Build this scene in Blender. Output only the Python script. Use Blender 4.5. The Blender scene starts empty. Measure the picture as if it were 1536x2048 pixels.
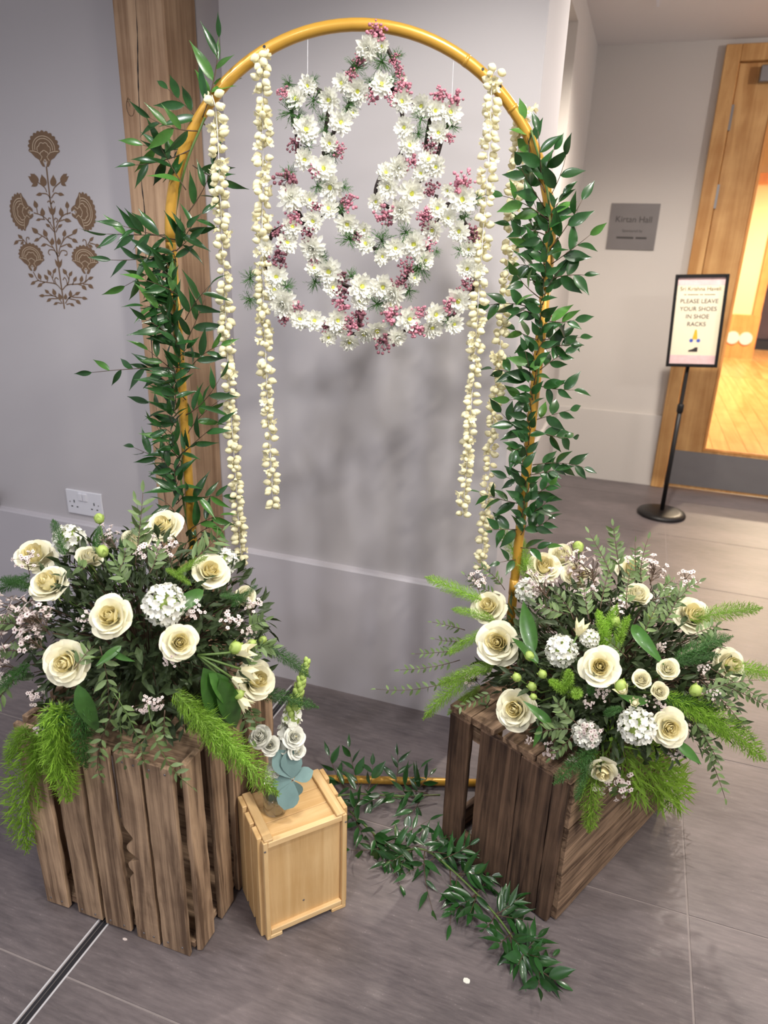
import bpy, math, random
import numpy as np
from mathutils import Vector, Matrix, noise

R = random.Random(7)
scene = bpy.context.scene
COL = scene.collection
rad = math.radians

# ------------------------------------------------------------------ camera
CAM = Vector((0, 0, 1.4))
FPX, YAW, PITCH, ROLL = 1412.0, rad(-18.75), rad(20.98), rad(1.78)
fw = Vector((math.sin(YAW)*math.cos(PITCH), math.cos(YAW)*math.cos(PITCH), -math.sin(PITCH)))
rt0 = Vector((math.cos(YAW), -math.sin(YAW), 0)); up0 = rt0.cross(fw)
RT = rt0*math.cos(ROLL) + up0*math.sin(ROLL); UP = up0*math.cos(ROLL) - rt0*math.sin(ROLL); FW = fw
cd = bpy.data.cameras.new('camera'); cam = bpy.data.objects.new('camera', cd); COL.objects.link(cam)
cam.matrix_world = Matrix(((RT.x, UP.x, -FW.x, CAM.x), (RT.y, UP.y, -FW.y, CAM.y), (RT.z, UP.z, -FW.z, CAM.z), (0, 0, 0, 1)))
cd.sensor_fit = 'VERTICAL'; cd.sensor_height = 24; cd.lens = 24*FPX/2048; cd.clip_start = 0.02; cd.clip_end = 60
cd.dof.use_dof = True; cd.dof.focus_distance = 1.5; cd.dof.aperture_fstop = 2.6
scene.camera = cam
# ------------------------------------------------------------------ light
scene.view_settings.view_transform = 'Standard'; scene.view_settings.look = 'None'
scene.view_settings.gamma = 1; scene.view_settings.use_curve_mapping = False
scene.view_settings.exposure = 0.68
w = bpy.data.worlds.new('world'); scene.world = w; w.use_nodes = True
w.node_tree.nodes['Background'].inputs[0].default_value = (0.92, 0.92, 1.0, 1)
w.node_tree.nodes['Background'].inputs[1].default_value = 0.30
def downlight(name, loc, energy, color=(1, .93, .84), radius=.035, angle=150, target=None):
    l = bpy.data.lights.new(name, 'SPOT'); l.energy = energy; l.color = color; l.shadow_soft_size = radius
    l.spot_size = rad(angle); l.spot_blend = .6
    o = bpy.data.objects.new(name, l); COL.objects.link(o); o.location = loc
    if target is not None:
        o.rotation_euler = (Vector(target)-Vector(loc)).to_track_quat('-Z', 'Y').to_euler()
    return o
def panel(name, loc, energy, size=.6, color=(1, .95, .9)):
    l = bpy.data.lights.new(name, 'AREA'); l.energy = energy; l.color = color; l.shape = 'SQUARE'; l.size = size
    o = bpy.data.objects.new(name, l); COL.objects.link(o); o.location = loc
downlight('downlight_front_left', (-1.15, .55, 2.38), 28, (.95, .94, 1))
downlight('downlight_front_right', (.55, .66, 2.38), 28, (1, .94, .85))
downlight('added_fill_front_middle', (-.5, .12, 2.38), 17, (1, .97, .95), .06)  # added fill: brightens the middle wall and softens the ornament's shadow
downlight('wall_washer', (.0, .95, 2.38), 43, (1, .96, .89), .08, 78, (-.72, 1.85, .66))
downlight('downlight_corridor', (.10, 2.95, 2.38), 90, (1, .91, .80))
l = bpy.data.lights.new('corridor_ceiling_lamp', 'POINT'); l.energy = 26; l.color = (1, .91, .86); l.shadow_soft_size = .06
o = bpy.data.objects.new('corridor_ceiling_lamp', l); COL.objects.link(o); o.location = (1.7, 3.3, 2.27)
panel('added_fill_behind_left', (-.7, -1.1, 2.40), 13, .6, (.98, .95, 1))  # added soft fill behind the camera, brightens faces turned to it
panel('added_fill_behind_right', (1.9, -.1, 2.40), 50, .6, (1, .93, .85))  # added soft fill from the right, brightens crate and box sides
downlight('downlight_hall_warm', (2.0, 9.0, 3.1), 640, (1, .80, .56), .1)
downlight('downlight_hall_warm_near', (1.4, 7.2, 3.1), 190, (1, .78, .50), .1)

# ------------------------------------------------------------------ pixel rays
def ray(px, py): return RT*((px-768)/FPX) - UP*((py-1024)/FPX) + FW
def on_z(px, py, z=0): d = ray(px, py); return CAM + d*((z-CAM.z)/d.z)
def on_y(px, py, Y): d = ray(px, py); return CAM + d*((Y-CAM.y)/d.y)
def on_plane(px, py, p, n): d = ray(px, py); return CAM + d*((Vector(p)-CAM).dot(n)/d.dot(n))
def at_depth(px, py, dep): return CAM + ray(px, py)*dep
def depth(p): return (Vector(p)-CAM).dot(FW)
def pxsize(d, p): return d*depth(p)/FPX

# ------------------------------------------------------------------ materials
MATS = {}
def nodes(name):
    m = bpy.data.materials.new(name); m.use_nodes = True
    nt = m.node_tree; b = nt.nodes['Principled BSDF']; MATS[name] = m
    return m, nt, b
def s2l(c): return tuple((x/12.92 if x <= .04045 else ((x+.055)/1.055)**2.4) for x in [v/255 for v in c])
def simple(name, rgb, rough=.5, metal=0, var=.0, vscale=30, spec=.5, translucent=0, coat=0, randv=0, bump=0):
    m, nt, b = nodes(name); c = s2l(rgb)
    b.inputs['Roughness'].default_value = rough; b.inputs['Metallic'].default_value = metal
    b.inputs['Specular IOR Level'].default_value = spec; b.inputs['Coat Weight'].default_value = coat
    src = None
    if var or randv:
        tc = nt.nodes.new('ShaderNodeNewGeometry'); n = nt.nodes.new('ShaderNodeTexNoise'); n.inputs['Scale'].default_value = vscale; n.inputs['Detail'].default_value = 5
        nt.links.new(tc.outputs['Position'], n.inputs['Vector'])
        mr = nt.nodes.new('ShaderNodeMapRange'); mr.inputs[1].default_value = .25; mr.inputs[2].default_value = .75
        mr.inputs[3].default_value = 1-var; mr.inputs[4].default_value = 1+var
        nt.links.new(n.outputs['Fac'], mr.inputs[0])
        h = nt.nodes.new('ShaderNodeHueSaturation'); h.inputs['Color'].default_value = (*c, 1)
        val = mr.outputs[0]
        if randv:
            oi = nt.nodes.new('ShaderNodeObjectInfo'); m2 = nt.nodes.new('ShaderNodeMapRange')
            m2.inputs[3].default_value = 1-randv; m2.inputs[4].default_value = 1+randv
            nt.links.new(oi.outputs['Random'], m2.inputs[0])
            mu = nt.nodes.new('ShaderNodeMath'); mu.operation = 'MULTIPLY'
            nt.links.new(val, mu.inputs[0]); nt.links.new(m2.outputs[0], mu.inputs[1]); val = mu.outputs[0]
        nt.links.new(val, h.inputs['Value']); src = h.outputs[0]; nt.links.new(src, b.inputs['Base Color'])
        if bump:
            bp = nt.nodes.new('ShaderNodeBump'); bp.inputs['Strength'].default_value = bump; bp.inputs['Distance'].default_value = .002
            nt.links.new(n.outputs['Fac'], bp.inputs['Height']); nt.links.new(bp.outputs[0], b.inputs['Normal'])
    else:
        b.inputs['Base Color'].default_value = (*c, 1)
    if translucent:
        t = nt.nodes.new('ShaderNodeBsdfTranslucent'); mx = nt.nodes.new('ShaderNodeMixShader'); mx.inputs[0].default_value = translucent
        if src: nt.links.new(src, t.inputs['Color'])
        else: t.inputs['Color'].default_value = (*c, 1)
        out = nt.nodes['Material Output']
        nt.links.new(b.outputs[0], mx.inputs[1]); nt.links.new(t.outputs[0], mx.inputs[2]); nt.links.new(mx.outputs[0], out.inputs[0])
    return m
def wood(name, dark, light, axis='Z', along=2.2, across=38, rough=.6, bump=.35, randv=.12, knots=0, contrast=(.36, .66)):
    m, nt, b = nodes(name)
    tc = nt.nodes.new('ShaderNodeTexCoord'); oi = nt.nodes.new('ShaderNodeObjectInfo')
    cmb = nt.nodes.new('ShaderNodeCombineXYZ'); mm = nt.nodes.new('ShaderNodeMath'); mm.operation = 'MULTIPLY'; mm.inputs[1].default_value = 17.3
    nt.links.new(oi.outputs['Random'], mm.inputs[0])
    for i in range(3): nt.links.new(mm.outputs[0], cmb.inputs[i])
    add = nt.nodes.new('ShaderNodeVectorMath'); nt.links.new(tc.outputs['Object'], add.inputs[0]); nt.links.new(cmb.outputs[0], add.inputs[1])
    mp = nt.nodes.new('ShaderNodeMapping'); sc = [across]*3; sc['XYZ'.index(axis)] = along; mp.inputs['Scale'].default_value = sc
    nt.links.new(add.outputs[0], mp.inputs['Vector'])
    n1 = nt.nodes.new('ShaderNodeTexNoise'); n1.inputs['Scale'].default_value = 1; n1.inputs['Detail'].default_value = 8; n1.inputs['Distortion'].default_value = 1.1; n1.inputs['Roughness'].default_value = .62
    nt.links.new(mp.outputs[0], n1.inputs['Vector'])
    n2 = nt.nodes.new('ShaderNodeTexNoise'); n2.inputs['Scale'].default_value = 9; n2.inputs['Detail'].default_value = 4
    nt.links.new(add.outputs[0], n2.inputs['Vector'])
    mixf = nt.nodes.new('ShaderNodeMath'); mixf.operation = 'MULTIPLY_ADD'; mixf.inputs[1].default_value = .35; 
    nt.links.new(n2.outputs['Fac'], mixf.inputs[0]); nt.links.new(n1.outputs['Fac'], mixf.inputs[2])
    sub = nt.nodes.new('ShaderNodeMath'); sub.operation = 'SUBTRACT'; sub.inputs[1].default_value = .175
    nt.links.new(mixf.outputs[0], sub.inputs[0])
    cr = nt.nodes.new('ShaderNodeValToRGB'); cr.color_ramp.elements[0].position = contrast[0]; cr.color_ramp.elements[1].position = contrast[1]
    cr.color_ramp.elements[0].color = (*s2l(dark), 1); cr.color_ramp.elements[1].color = (*s2l(light), 1)
    nt.links.new(sub.outputs[0], cr.inputs[0])
    h = nt.nodes.new('ShaderNodeHueSaturation'); mr = nt.nodes.new('ShaderNodeMapRange'); mr.inputs[3].default_value = 1-randv; mr.inputs[4].default_value = 1+randv
    nt.links.new(oi.outputs['Random'], mr.inputs[0]); nt.links.new(mr.outputs[0], h.inputs['Value']); nt.links.new(cr.outputs[0], h.inputs['Color'])
    nt.links.new(h.outputs[0], b.inputs['Base Color']); b.inputs['Roughness'].default_value = rough; b.inputs['Specular IOR Level'].default_value = .3
    bp = nt.nodes.new('ShaderNodeBump'); bp.inputs['Strength'].default_value = bump; bp.inputs['Distance'].default_value = .003
    nt.links.new(n1.outputs['Fac'], bp.inputs['Height']); nt.links.new(bp.outputs[0], b.inputs['Normal'])
    return m
def tile_material():
    m, nt, b = nodes('tile_stone')
    g = nt.nodes.new('ShaderNodeNewGeometry')
    def tex(scale, vec, detail=6, rough=.6):
        mp = nt.nodes.new('ShaderNodeMapping'); mp.inputs['Scale'].default_value = vec; mp.inputs['Rotation'].default_value = (0, 0, rad(6))
        nt.links.new(g.outputs['Position'], mp.inputs['Vector'])
        n = nt.nodes.new('ShaderNodeTexNoise'); n.inputs['Scale'].default_value = scale; n.inputs['Detail'].default_value = detail; n.inputs['Roughness'].default_value = rough
        nt.links.new(mp.outputs[0], n.inputs['Vector']); return n
    big = tex(2.2, (1, 2.2, 1)); streak = tex(14, (1, 6, 1), 8, .7); fine = tex(170, (1, 1.6, 1), 3, .6)
    cr = nt.nodes.new('ShaderNodeValToRGB'); e = cr.color_ramp.elements
    e[0].position = .28; e[1].position = .74; e[0].color = (*s2l((66, 61, 64)), 1); e[1].color = (*s2l((132, 122, 122)), 1)
    a1 = nt.nodes.new('ShaderNodeMath'); a1.operation = 'MULTIPLY_ADD'; a1.inputs[1].default_value = .5
    nt.links.new(streak.outputs['Fac'], a1.inputs[0])
    a0 = nt.nodes.new('ShaderNodeMath'); a0.operation = 'MULTIPLY'; a0.inputs[1].default_value = .5
    nt.links.new(big.outputs['Fac'], a0.inputs[0]); nt.links.new(a0.outputs[0], a1.inputs[2]); nt.links.new(a1.outputs[0], cr.inputs[0])
    # pale flecks of the stone
    fl = nt.nodes.new('ShaderNodeMath'); fl.operation = 'MULTIPLY'; nt.links.new(fine.outputs['Fac'], fl.inputs[0]); nt.links.new(streak.outputs['Fac'], fl.inputs[1])
    fr = nt.nodes.new('ShaderNodeValToRGB'); fr.color_ramp.elements[0].position = .36; fr.color_ramp.elements[1].position = .50
    nt.links.new(fl.outputs[0], fr.inputs[0])
    mx = nt.nodes.new('ShaderNodeMix'); mx.data_type = 'RGBA'; mx.inputs[7].default_value = (*s2l((178, 168, 168)), 1)
    fm = nt.nodes.new('ShaderNodeMath'); fm.operation = 'MULTIPLY'; fm.inputs[1].default_value = .6
    nt.links.new(fr.outputs[0], fm.inputs[0]); nt.links.new(fm.outputs[0], mx.inputs[0]); nt.links.new(cr.outputs[0], mx.inputs[6])
    nt.links.new(mx.outputs[2], b.inputs['Base Color'])
    mr = nt.nodes.new('ShaderNodeMapRange'); mr.inputs[3].default_value = .34; mr.inputs[4].default_value = .52
    nt.links.new(streak.outputs['Fac'], mr.inputs[0]); nt.links.new(mr.outputs[0], b.inputs['Roughness'])
    bp = nt.nodes.new('ShaderNodeBump'); bp.inputs['Strength'].default_value = .12; bp.inputs['Distance'].default_value = .002
    nt.links.new(streak.outputs['Fac'], bp.inputs['Height']); nt.links.new(bp.outputs[0], b.inputs['Normal'])
    return m
def glass_material(name, tint=(1, 1, 1), gloss=.12):
    m, nt, b = nodes(name)
    nt.nodes.remove(b); out = nt.nodes['Material Output']
    t = nt.nodes.new('ShaderNodeBsdfTransparent'); t.inputs[0].default_value = (*tint, 1)
    g = nt.nodes.new('ShaderNodeBsdfGlossy'); g.inputs['Roughness'].default_value = .03
    lw = nt.nodes.new('ShaderNodeLayerWeight'); lw.inputs[0].default_value = .25
    mu = nt.nodes.new('ShaderNodeMath'); mu.operation = 'MULTIPLY_ADD'; mu.inputs[1].default_value = .7; mu.inputs[2].default_value = gloss*.3
    nt.links.new(lw.outputs['Facing'], mu.inputs[0])
    x = nt.nodes.new('ShaderNodeMixShader'); nt.links.new(mu.outputs[0], x.inputs[0]); nt.links.new(t.outputs[0], x.inputs[1]); nt.links.new(g.outputs[0], x.inputs[2])
    nt.links.new(x.outputs[0], out.inputs[0]); return m

WALL = simple('wall_paint', (192, 188, 190), .75, var=.015, vscale=3, spec=.25)
WALL2 = simple('wall_paint_warm', (198, 192, 186), .75, var=.015, vscale=3, spec=.25)
TRIM = simple('painted_trim', (196, 192, 197), .45, var=.012, vscale=8)
CEIL = simple('ceiling_paint', (226, 222, 220), .8, var=.01, vscale=3)
TILE = tile_material()
GROUT = simple('grout', (136, 127, 125), .8, var=.08, vscale=60)
OAK = wood('oak_beam', (150, 119, 92), (198, 166, 134), 'Z', 1.3, 34, .6, .25, .04)
OAKDOOR = wood('oak_veneer', (176, 128, 76), (210, 166, 110), 'Z', 1.0, 16, .4, .08, .03)
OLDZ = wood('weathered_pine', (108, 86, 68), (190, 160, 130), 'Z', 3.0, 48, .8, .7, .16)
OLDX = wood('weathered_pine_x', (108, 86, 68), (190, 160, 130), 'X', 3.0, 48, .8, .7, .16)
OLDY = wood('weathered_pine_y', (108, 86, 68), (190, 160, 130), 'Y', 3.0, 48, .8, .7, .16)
DARKZ_SHADED = wood('dark_pine_shaded', (52, 38, 31), (112, 88, 70), 'Z', 2.6, 52, .75, .7, .12)  # same crate pine, shade of the left face put into darker tones
DARKX_LIT = wood('dark_pine_lit_x', (82, 63, 49), (162, 134, 108), 'X', 2.6, 46, .75, .7, .12)  # same crate pine, light on the right face put into paler tones
PINEZ = wood('fresh_pine', (205, 166, 112), (226, 192, 140), 'Z', 1.6, 26, .5, .12, .05)
PINEX = wood('fresh_pine_x', (205, 166, 112), (228, 196, 146), 'X', 1.6, 26, .5, .12, .05)
PINEY = wood('fresh_pine_y', (205, 168, 116), (228, 198, 150), 'Y', 1.6, 26, .5, .12, .05)
GOLD = simple('gold_lacquer', (194, 148, 56), .34, .25, var=.06, vscale=14, coat=.3)
LEAF = simple('leaf_deep_green', (37, 76, 34), .28, var=.25, vscale=60, randv=.3, translucent=.12, coat=.2)
LEAF2 = simple('leaf_mid_green', (72, 118, 50), .3, var=.2, vscale=60, randv=.28, translucent=.2, coat=.15)
STEMG = simple('stem_green', (84, 110, 52), .5, var=.2, vscale=40)
STEMD = simple('stem_brown', (82, 64, 48), .6, var=.2, vscale=60)
EUC = simple('eucalyptus_green', (100, 122, 74), .5, var=.2, vscale=50, randv=.3, translucent=.15)
EUCB = simple('eucalyptus_blue', (122, 152, 150), .6, var=.1, vscale=40, randv=.12, translucent=.1)
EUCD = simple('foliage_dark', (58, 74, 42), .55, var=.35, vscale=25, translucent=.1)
FERN = simple('fern_bright', (142, 184, 64), .5, var=.22, vscale=22, translucent=.3, randv=.18)
FERND = simple('fern_deep', (70, 116, 54), .5, var=.22, vscale=30, translucent=.25, randv=.2)
CREAM = simple('petal_cream', (247, 243, 216), .55, var=.04, vscale=60, spec=.25, translucent=.14, randv=.03)
CREAMI = simple('petal_inner_yellow', (246, 236, 188), .55, var=.04, vscale=60, spec=.25, translucent=.14, randv=.04)
WHITEP = simple('petal_white', (238, 238, 228), .55, var=.03, vscale=60, spec=.25, translucent=.14, randv=.03)
BUDM = simple('bud_ivory', (242, 236, 198), .5, var=.06, vscale=80, spec=.3, translucent=.2, randv=.07)
CENTER = simple('flower_center', (208, 212, 84), .6, var=.15, vscale=200)
BUDG = simple('bud_green', (176, 200, 106), .5, var=.12, vscale=60, translucent=.15)
PINK = simple('pink_buds', (192, 126, 142), .55, var=.3, vscale=90, randv=.18, translucent=.1)
PINKD = simple('plum_buds', (138, 86, 98), .55, var=.35, vscale=90, randv=.22)
WAXP = simple('waxflower_petal', (240, 226, 220), .5, var=.12, vscale=90, translucent=.2)
WAXC = simple('waxflower_center', (112, 58, 66), .6, var=.2, vscale=90)
BLACK = simple('black_metal', (24, 23, 24), .4, .2, var=.1, vscale=30)
WIRE = simple('dark_wire', (46, 34, 30), .6, var=.2, vscale=50)
STEEL = simple('brushed_steel', (150, 148, 148), .36, .85, var=.05, vscale=12)
STEELD = simple('dark_steel', (118, 113, 112), .42, .5, var=.06, vscale=9)
PLASTIC = simple('white_plastic', (226, 226, 232), .35, var=.01, vscale=20)
SLOT = simple('black_slot', (18, 18, 20), .6, var=.1, vscale=30)
STENCIL = simple('stencil_brown', (118, 92, 68), .6, var=.08, vscale=40)
STENLINE = simple('stencil_line', (206, 186, 160), .6, var=.04, vscale=40)
DRAINEDGE = simple('drain_edge', (206, 205, 208), .35, .1, var=.03, vscale=30)
CHANNEL = simple('drain_channel', (44, 43, 48), .6, .3, var=.15, vscale=60)
PAPER = simple('poster_paper', (246, 236, 208), .6, var=.03, vscale=8)
PAPERPINK = simple('poster_pink', (238, 205, 205), .6, var=.12, vscale=30)
INK = simple('ink_grey', (92, 86, 84), .6, var=.05, vscale=30)
INKO = simple('ink_olive', (120, 108, 66), .6, var=.05, vscale=30)
INKD = simple('ink_dark', (52, 48, 46), .6, var=.05, vscale=30)
YELLOW = simple('icon_yellow', (236, 188, 52), .6, var=.03, vscale=30)
BLUE = simple('icon_blue', (70, 96, 190), .6, var=.03, vscale=30)
GLASS = glass_material('clear_glass'); JARG = glass_material('jar_glass', (.96, .98, .97), .25)
WATER = glass_material('jar_water', (.93, .96, .93), .1)
HFLOOR = wood('hall_floor_wood', (206, 150, 84), (232, 184, 116), 'Y', .8, 9, .3, .05, .05)
HWALL = simple('hall_wall_cream', (246, 226, 176), .7, var=.02, vscale=3)
HPANEL = wood('hall_orange_wood', (206, 140, 76), (226, 164, 98), 'Z', 1, 14, .45, .05, .04)
HDARK = simple('hall_dark_cloth', (70, 54, 60), .8, var=.3, vscale=6)
DRIED = simple('dried_petal', (112, 84, 92), .7, var=.3, vscale=60, translucent=.1)
RED = simple('red_bit', (206, 74, 84), .6, var=.1, vscale=60)

# ------------------------------------------------------------------ mesh helpers
class MB:
    def __init__(s): s.v = []; s.f = []
    def add(s, vs, fs, M=None):
        o = len(s.v)
        s.v += [(M @ Vector(v)) if M is not None else Vector(v) for v in vs]
        s.f += [tuple(i+o for i in f) for f in fs]; return s
    def box(s, x0, x1, y0, y1, z0, z1, M=None):
        return s.add([(x, y, z) for z in (z0, z1) for y in (y0, y1) for x in (x0, x1)],
                     [(0, 2, 3, 1), (4, 5, 7, 6), (0, 1, 5, 4), (2, 6, 7, 3), (0, 4, 6, 2), (1, 3, 7, 5)], M)
    def tube(s, pts, r, n=6, cap=True):
        pts = [Vector(p) for p in pts]; rs = r if isinstance(r, (list, tuple)) else [r]*len(pts)
        vs = []; fs = []; prev = None
        for i, p in enumerate(pts):
            t = (pts[min(i+1, len(pts)-1)]-pts[max(i-1, 0)]).normalized()
            if prev is None:
                a = Vector((0, 0, 1)) if abs(t.z) < .9 else Vector((1, 0, 0)); x = t.cross(a).normalized()
            else:
                x = (prev - t*prev.dot(t)).normalized()
            prev = x; y = t.cross(x)
            for k in range(n):
                a = 2*math.pi*k/n; vs.append(p + (x*math.cos(a)+y*math.sin(a))*rs[i])
        for i in range(len(pts)-1):
            for k in range(n):
                fs.append((i*n+k, i*n+(k+1) % n, (i+1)*n+(k+1) % n, (i+1)*n+k))
        if cap: fs += [tuple(range(n-1, -1, -1)), tuple(range((len(pts)-1)*n, len(pts)*n))]
        return s.add(vs, fs)
    def lathe(s, prof, n=12, M=None, cap=True):
        vs = []; fs = []
        for r, z in prof:
            for k in range(n):
                a = 2*math.pi*k/n; vs.append((r*math.cos(a), r*math.sin(a), z))
        for i in range(len(prof)-1):
            for k in range(n): fs.append((i*n+k, i*n+(k+1) % n, (i+1)*n+(k+1) % n, (i+1)*n+k))
        if cap: fs += [tuple(range(n-1, -1, -1)), tuple(range((len(prof)-1)*n, len(prof)*n))]
        return s.add(vs, fs, M)
    def extrude(s, poly, d, M=None):   # poly in XY, thickness d along +Z
        n = len(poly)
        vs = [(x, y, 0) for x, y in poly] + [(x, y, d) for x, y in poly]
        fs = [tuple(range(n-1, -1, -1)), tuple(range(n, 2*n))] + [(i, (i+1) % n, n+(i+1) % n, n+i) for i in range(n)]
        return s.add(vs, fs, M)
    def mesh(s, name, mat, smooth=False):
        me = bpy.data.meshes.new(name); me.from_pydata([tuple(v) for v in s.v], [], s.f)
        me.materials.append(mat)
        if smooth: me.polygons.foreach_set('use_smooth', [True]*len(me.polygons))
        me.update(); return me
WM = {}
def put(name, me, parent=None, M=None):
    """object 'name' whose WORLD matrix is M (default: the parent's own frame)"""
    o = bpy.data.objects.new(name, me); COL.objects.link(o)
    if parent is not None:
        o.parent = parent; W = WM[parent.name]
        if M is None: WM[o.name] = W
        else: o.matrix_basis = W.inverted() @ M; WM[o.name] = M
    else:
        M = M or Matrix(); o.matrix_basis = M; WM[o.name] = M
    return o
def part(name, mb, mat, parent, smooth=False, world=True, bevel=0):
    """part from an MB given in world coordinates (world) or in the parent's frame"""
    if world:
        inv = WM[parent.name].inverted(); mb.v = [inv @ v for v in mb.v]
    o = put(name, mb.mesh(name, mat, smooth), parent)
    if bevel:
        b = o.modifiers.new('bevel', 'BEVEL'); b.width = bevel; b.segments = 1; b.limit_method = 'ANGLE'
    return o
def tag(o, label, cat, group=None, kind=None):
    o['label'] = label; o['category'] = cat
    if group: o['group'] = group
    if kind: o['kind'] = kind
    return o
def thing(name, label, cat, loc=(0, 0, 0), rz=0, group=None, kind=None):
    o = put(name, None, None, Matrix.Translation(loc) @ Matrix.Rotation(rz, 4, 'Z'))
    return tag(o, label, cat, group, kind)
def single(name, mb, mat, label, cat, kind=None, loc=(0, 0, 0), smooth=False, group=None, bevel=0):
    l = Vector(loc); mb.v = [v-l for v in mb.v]
    o = put(name, mb.mesh(name, mat, smooth), None, Matrix.Translation(l)); tag(o, label, cat, group, kind)
    if bevel:
        b = o.modifiers.new('bevel', 'BEVEL'); b.width = bevel; b.segments = 2; b.limit_method = 'ANGLE'
    return o
def rv(a=1): return Vector((R.uniform(-a, a), R.uniform(-a, a), R.uniform(-a, a)))
def along(p, d, n, s=1.0):      # local +Y -> d, local +Z near n
    y = d.normalized(); x = y.cross(n)
    if x.length < 1e-4: x = y.cross(Vector((.3, .5, .8)))
    x.normalize(); z = x.cross(y); s = (s, s, s) if not hasattr(s, '__len__') else s
    return Matrix(((x.x*s[0], y.x*s[1], z.x*s[2], p.x), (x.y*s[0], y.y*s[1], z.y*s[2], p.y), (x.z*s[0], y.z*s[1], z.z*s[2], p.z), (0, 0, 0, 1)))
def facing(p, ax, s=1.0, roll=0.0):   # local +Z -> ax
    q = ax.normalized().to_track_quat('Z', 'Y').to_matrix().to_4x4()
    return Matrix.Translation(p) @ q @ Matrix.Rotation(roll, 4, 'Z') @ Matrix.Scale(s, 4)
def bez(a, b, c, n): return [a*((1-t)**2)+b*(2*t*(1-t))+c*(t*t) for t in [i/n for i in range(n+1)]]
def catmull(P, sub=6):
    P = [Vector(p) for p in P]; Q = [P[0]*2-P[1]]+P+[P[-1]*2-P[-2]]; out = []
    for i in range(1, len(Q)-2):
        for k in range(sub):
            t = k/sub; a, b, c, d = Q[i-1:i+3]
            out.append(.5*((2*b)+(c-a)*t+(2*a-5*b+4*c-d)*t*t+(3*b-a-3*c+d)*t**3))
    return out+[P[-1]]

# ------------------------------------------------------------------ structure
YW, YL = 1.85, 1.83      # painted wall planes (centre panel, left panel)
ZC = 2.42
fl = thing('floor', 'grey taupe stone tile floor', 'floor', (0, 0, 0), kind='structure')
part('grout_bed', MB().box(-3.4, 4.0, -1.6, 4.72, -.06, -.0012), GROUT, fl)
tm = {}
xs = [(-3.3, -2.105), (-2.1, -.922), (-.893, .2972), (.3022, 1.4975), (1.5025, 2.6975), (2.7025, 3.9)]
for j in range(-4, 7):
    y0 = .737+.6*j
    for x0, x1 in xs:
        wd = round(x1-x0, 4)
        if wd not in tm:
            tm[wd] = MB().box(0, wd, 0, .5955, -.012, 0).mesh('tile', TILE)
        put('tile', tm[wd], fl, Matrix.Translation((x0, y0+.0022, 0)))
dr = thing('trim_1', 'narrow steel slot drain running across the floor tiles at left', 'drain', (-.9075, .6, 0), kind='structure')
part('channel', MB().box(-.916, -.899, -1.6, 1.8, -.01, -.0006), CHANNEL, dr)
for x in (-.9215, -.9085, -.8965):
    wd = .0035 if x != -.9085 else .0014
    part('steel_edge', MB().box(x, x+wd, -1.6, 1.8, -.01, .0012), DRAINEDGE if x != -.9085 else STEELD, dr)

wl = single('wall_left', MB().box(-3.4, -1.3, YL, YL+.3, 0, ZC), WALL, 'lilac grey painted wall panel left of the oak post', 'wall', 'structure')
single('wall_recess', MB().box(-1.3, -1.12, YW+.05, YW+.3, 0, ZC), WALL, 'narrow shaded wall strip between oak post and centre panel', 'wall', 'structure')
single('wall_back', MB().box(-1.11, -.283, YW, 2.205, 0, ZC), WALL, 'pale grey painted wall panel behind the gold arch', 'wall', 'structure', bevel=.002)
def skirting(name, x0, x1, yf, label):
    m = MB(); yb = yf+.02
    prof = [(yf, 0), (yf, .445), (yf+.004, .451), (yb, .455), (yb, 0)]
    n = len(prof); vs = [(x, y, z) for x in (x0, x1) for y, z in prof]
    m.add(vs, [tuple(range(n-1, -1, -1)), tuple(range(n, 2*n))]+[(i, (i+1) % n, n+(i+1) % n, n+i) for i in range(n)])
    return single(name, m, TRIM, label, 'baseboard', 'structure')
skirting('baseboard_left', -3.4, -1.357, 1.81, 'tall grey skirting board under the socket, left of the oak post')
skirting('baseboard_back', -1.09, -.283, 1.83, 'tall grey skirting board behind the gold arch')
# corridor beyond
m = MB(); m.box(-.9, -.42, 3.59, 4.6, 0, ZC).box(-.9, -.42, 2.205, 3.59, 2.29, ZC).box(-.9, -.86, 2.205, 3.59, 0, 2.29)
single('wall_right', m, WALL2, 'corridor side wall with open doorway beyond the arch', 'wall', 'structure')
m = MB(); m.box(-.9, .225, 4.6, 4.72, 0, ZC).box(.225, 1.42, 4.6, 4.72, 2.392, ZC).box(1.42, 4.0, 4.6, 4.72, 0, ZC)
single('wall_far', m, WALL2, 'warm grey end wall carrying the steel plaque and oak door', 'wall', 'structure')
m = MB(); m.box(-.42, .225, 4.578, 4.6, 0, .452); single('baseboard_far', m, WALL2, 'pale skirting board under the steel plaque', 'baseboard', 'structure', bevel=.003)
m = MB(); m.box(-.42, -.40, 3.57, 4.578, 0, .452).box(-.46, -.40, 3.55, 3.59, .40, .452); single('baseboard_right', m, WALL2, 'pale skirting board along the corridor side wall', 'baseboard', 'structure', bevel=.003)
m = MB(); m.box(-3.4, 4.0, -1.6, 4.72, ZC, ZC+.1); ce = single('ceiling', m, CEIL, 'pale plain ceiling', 'ceiling', 'structure')
m = MB(); p = on_z(1316, 8, ZC); m.box(p.x-.006, p.x+.006, p.y-.9, p.y+.02, ZC-.006, ZC+.001)
tag(put('trim_2', m.mesh('trim_2', PLASTIC)), 'thin white strip fixed to the corridor ceiling', 'ceiling strip', kind='structure')

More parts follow.
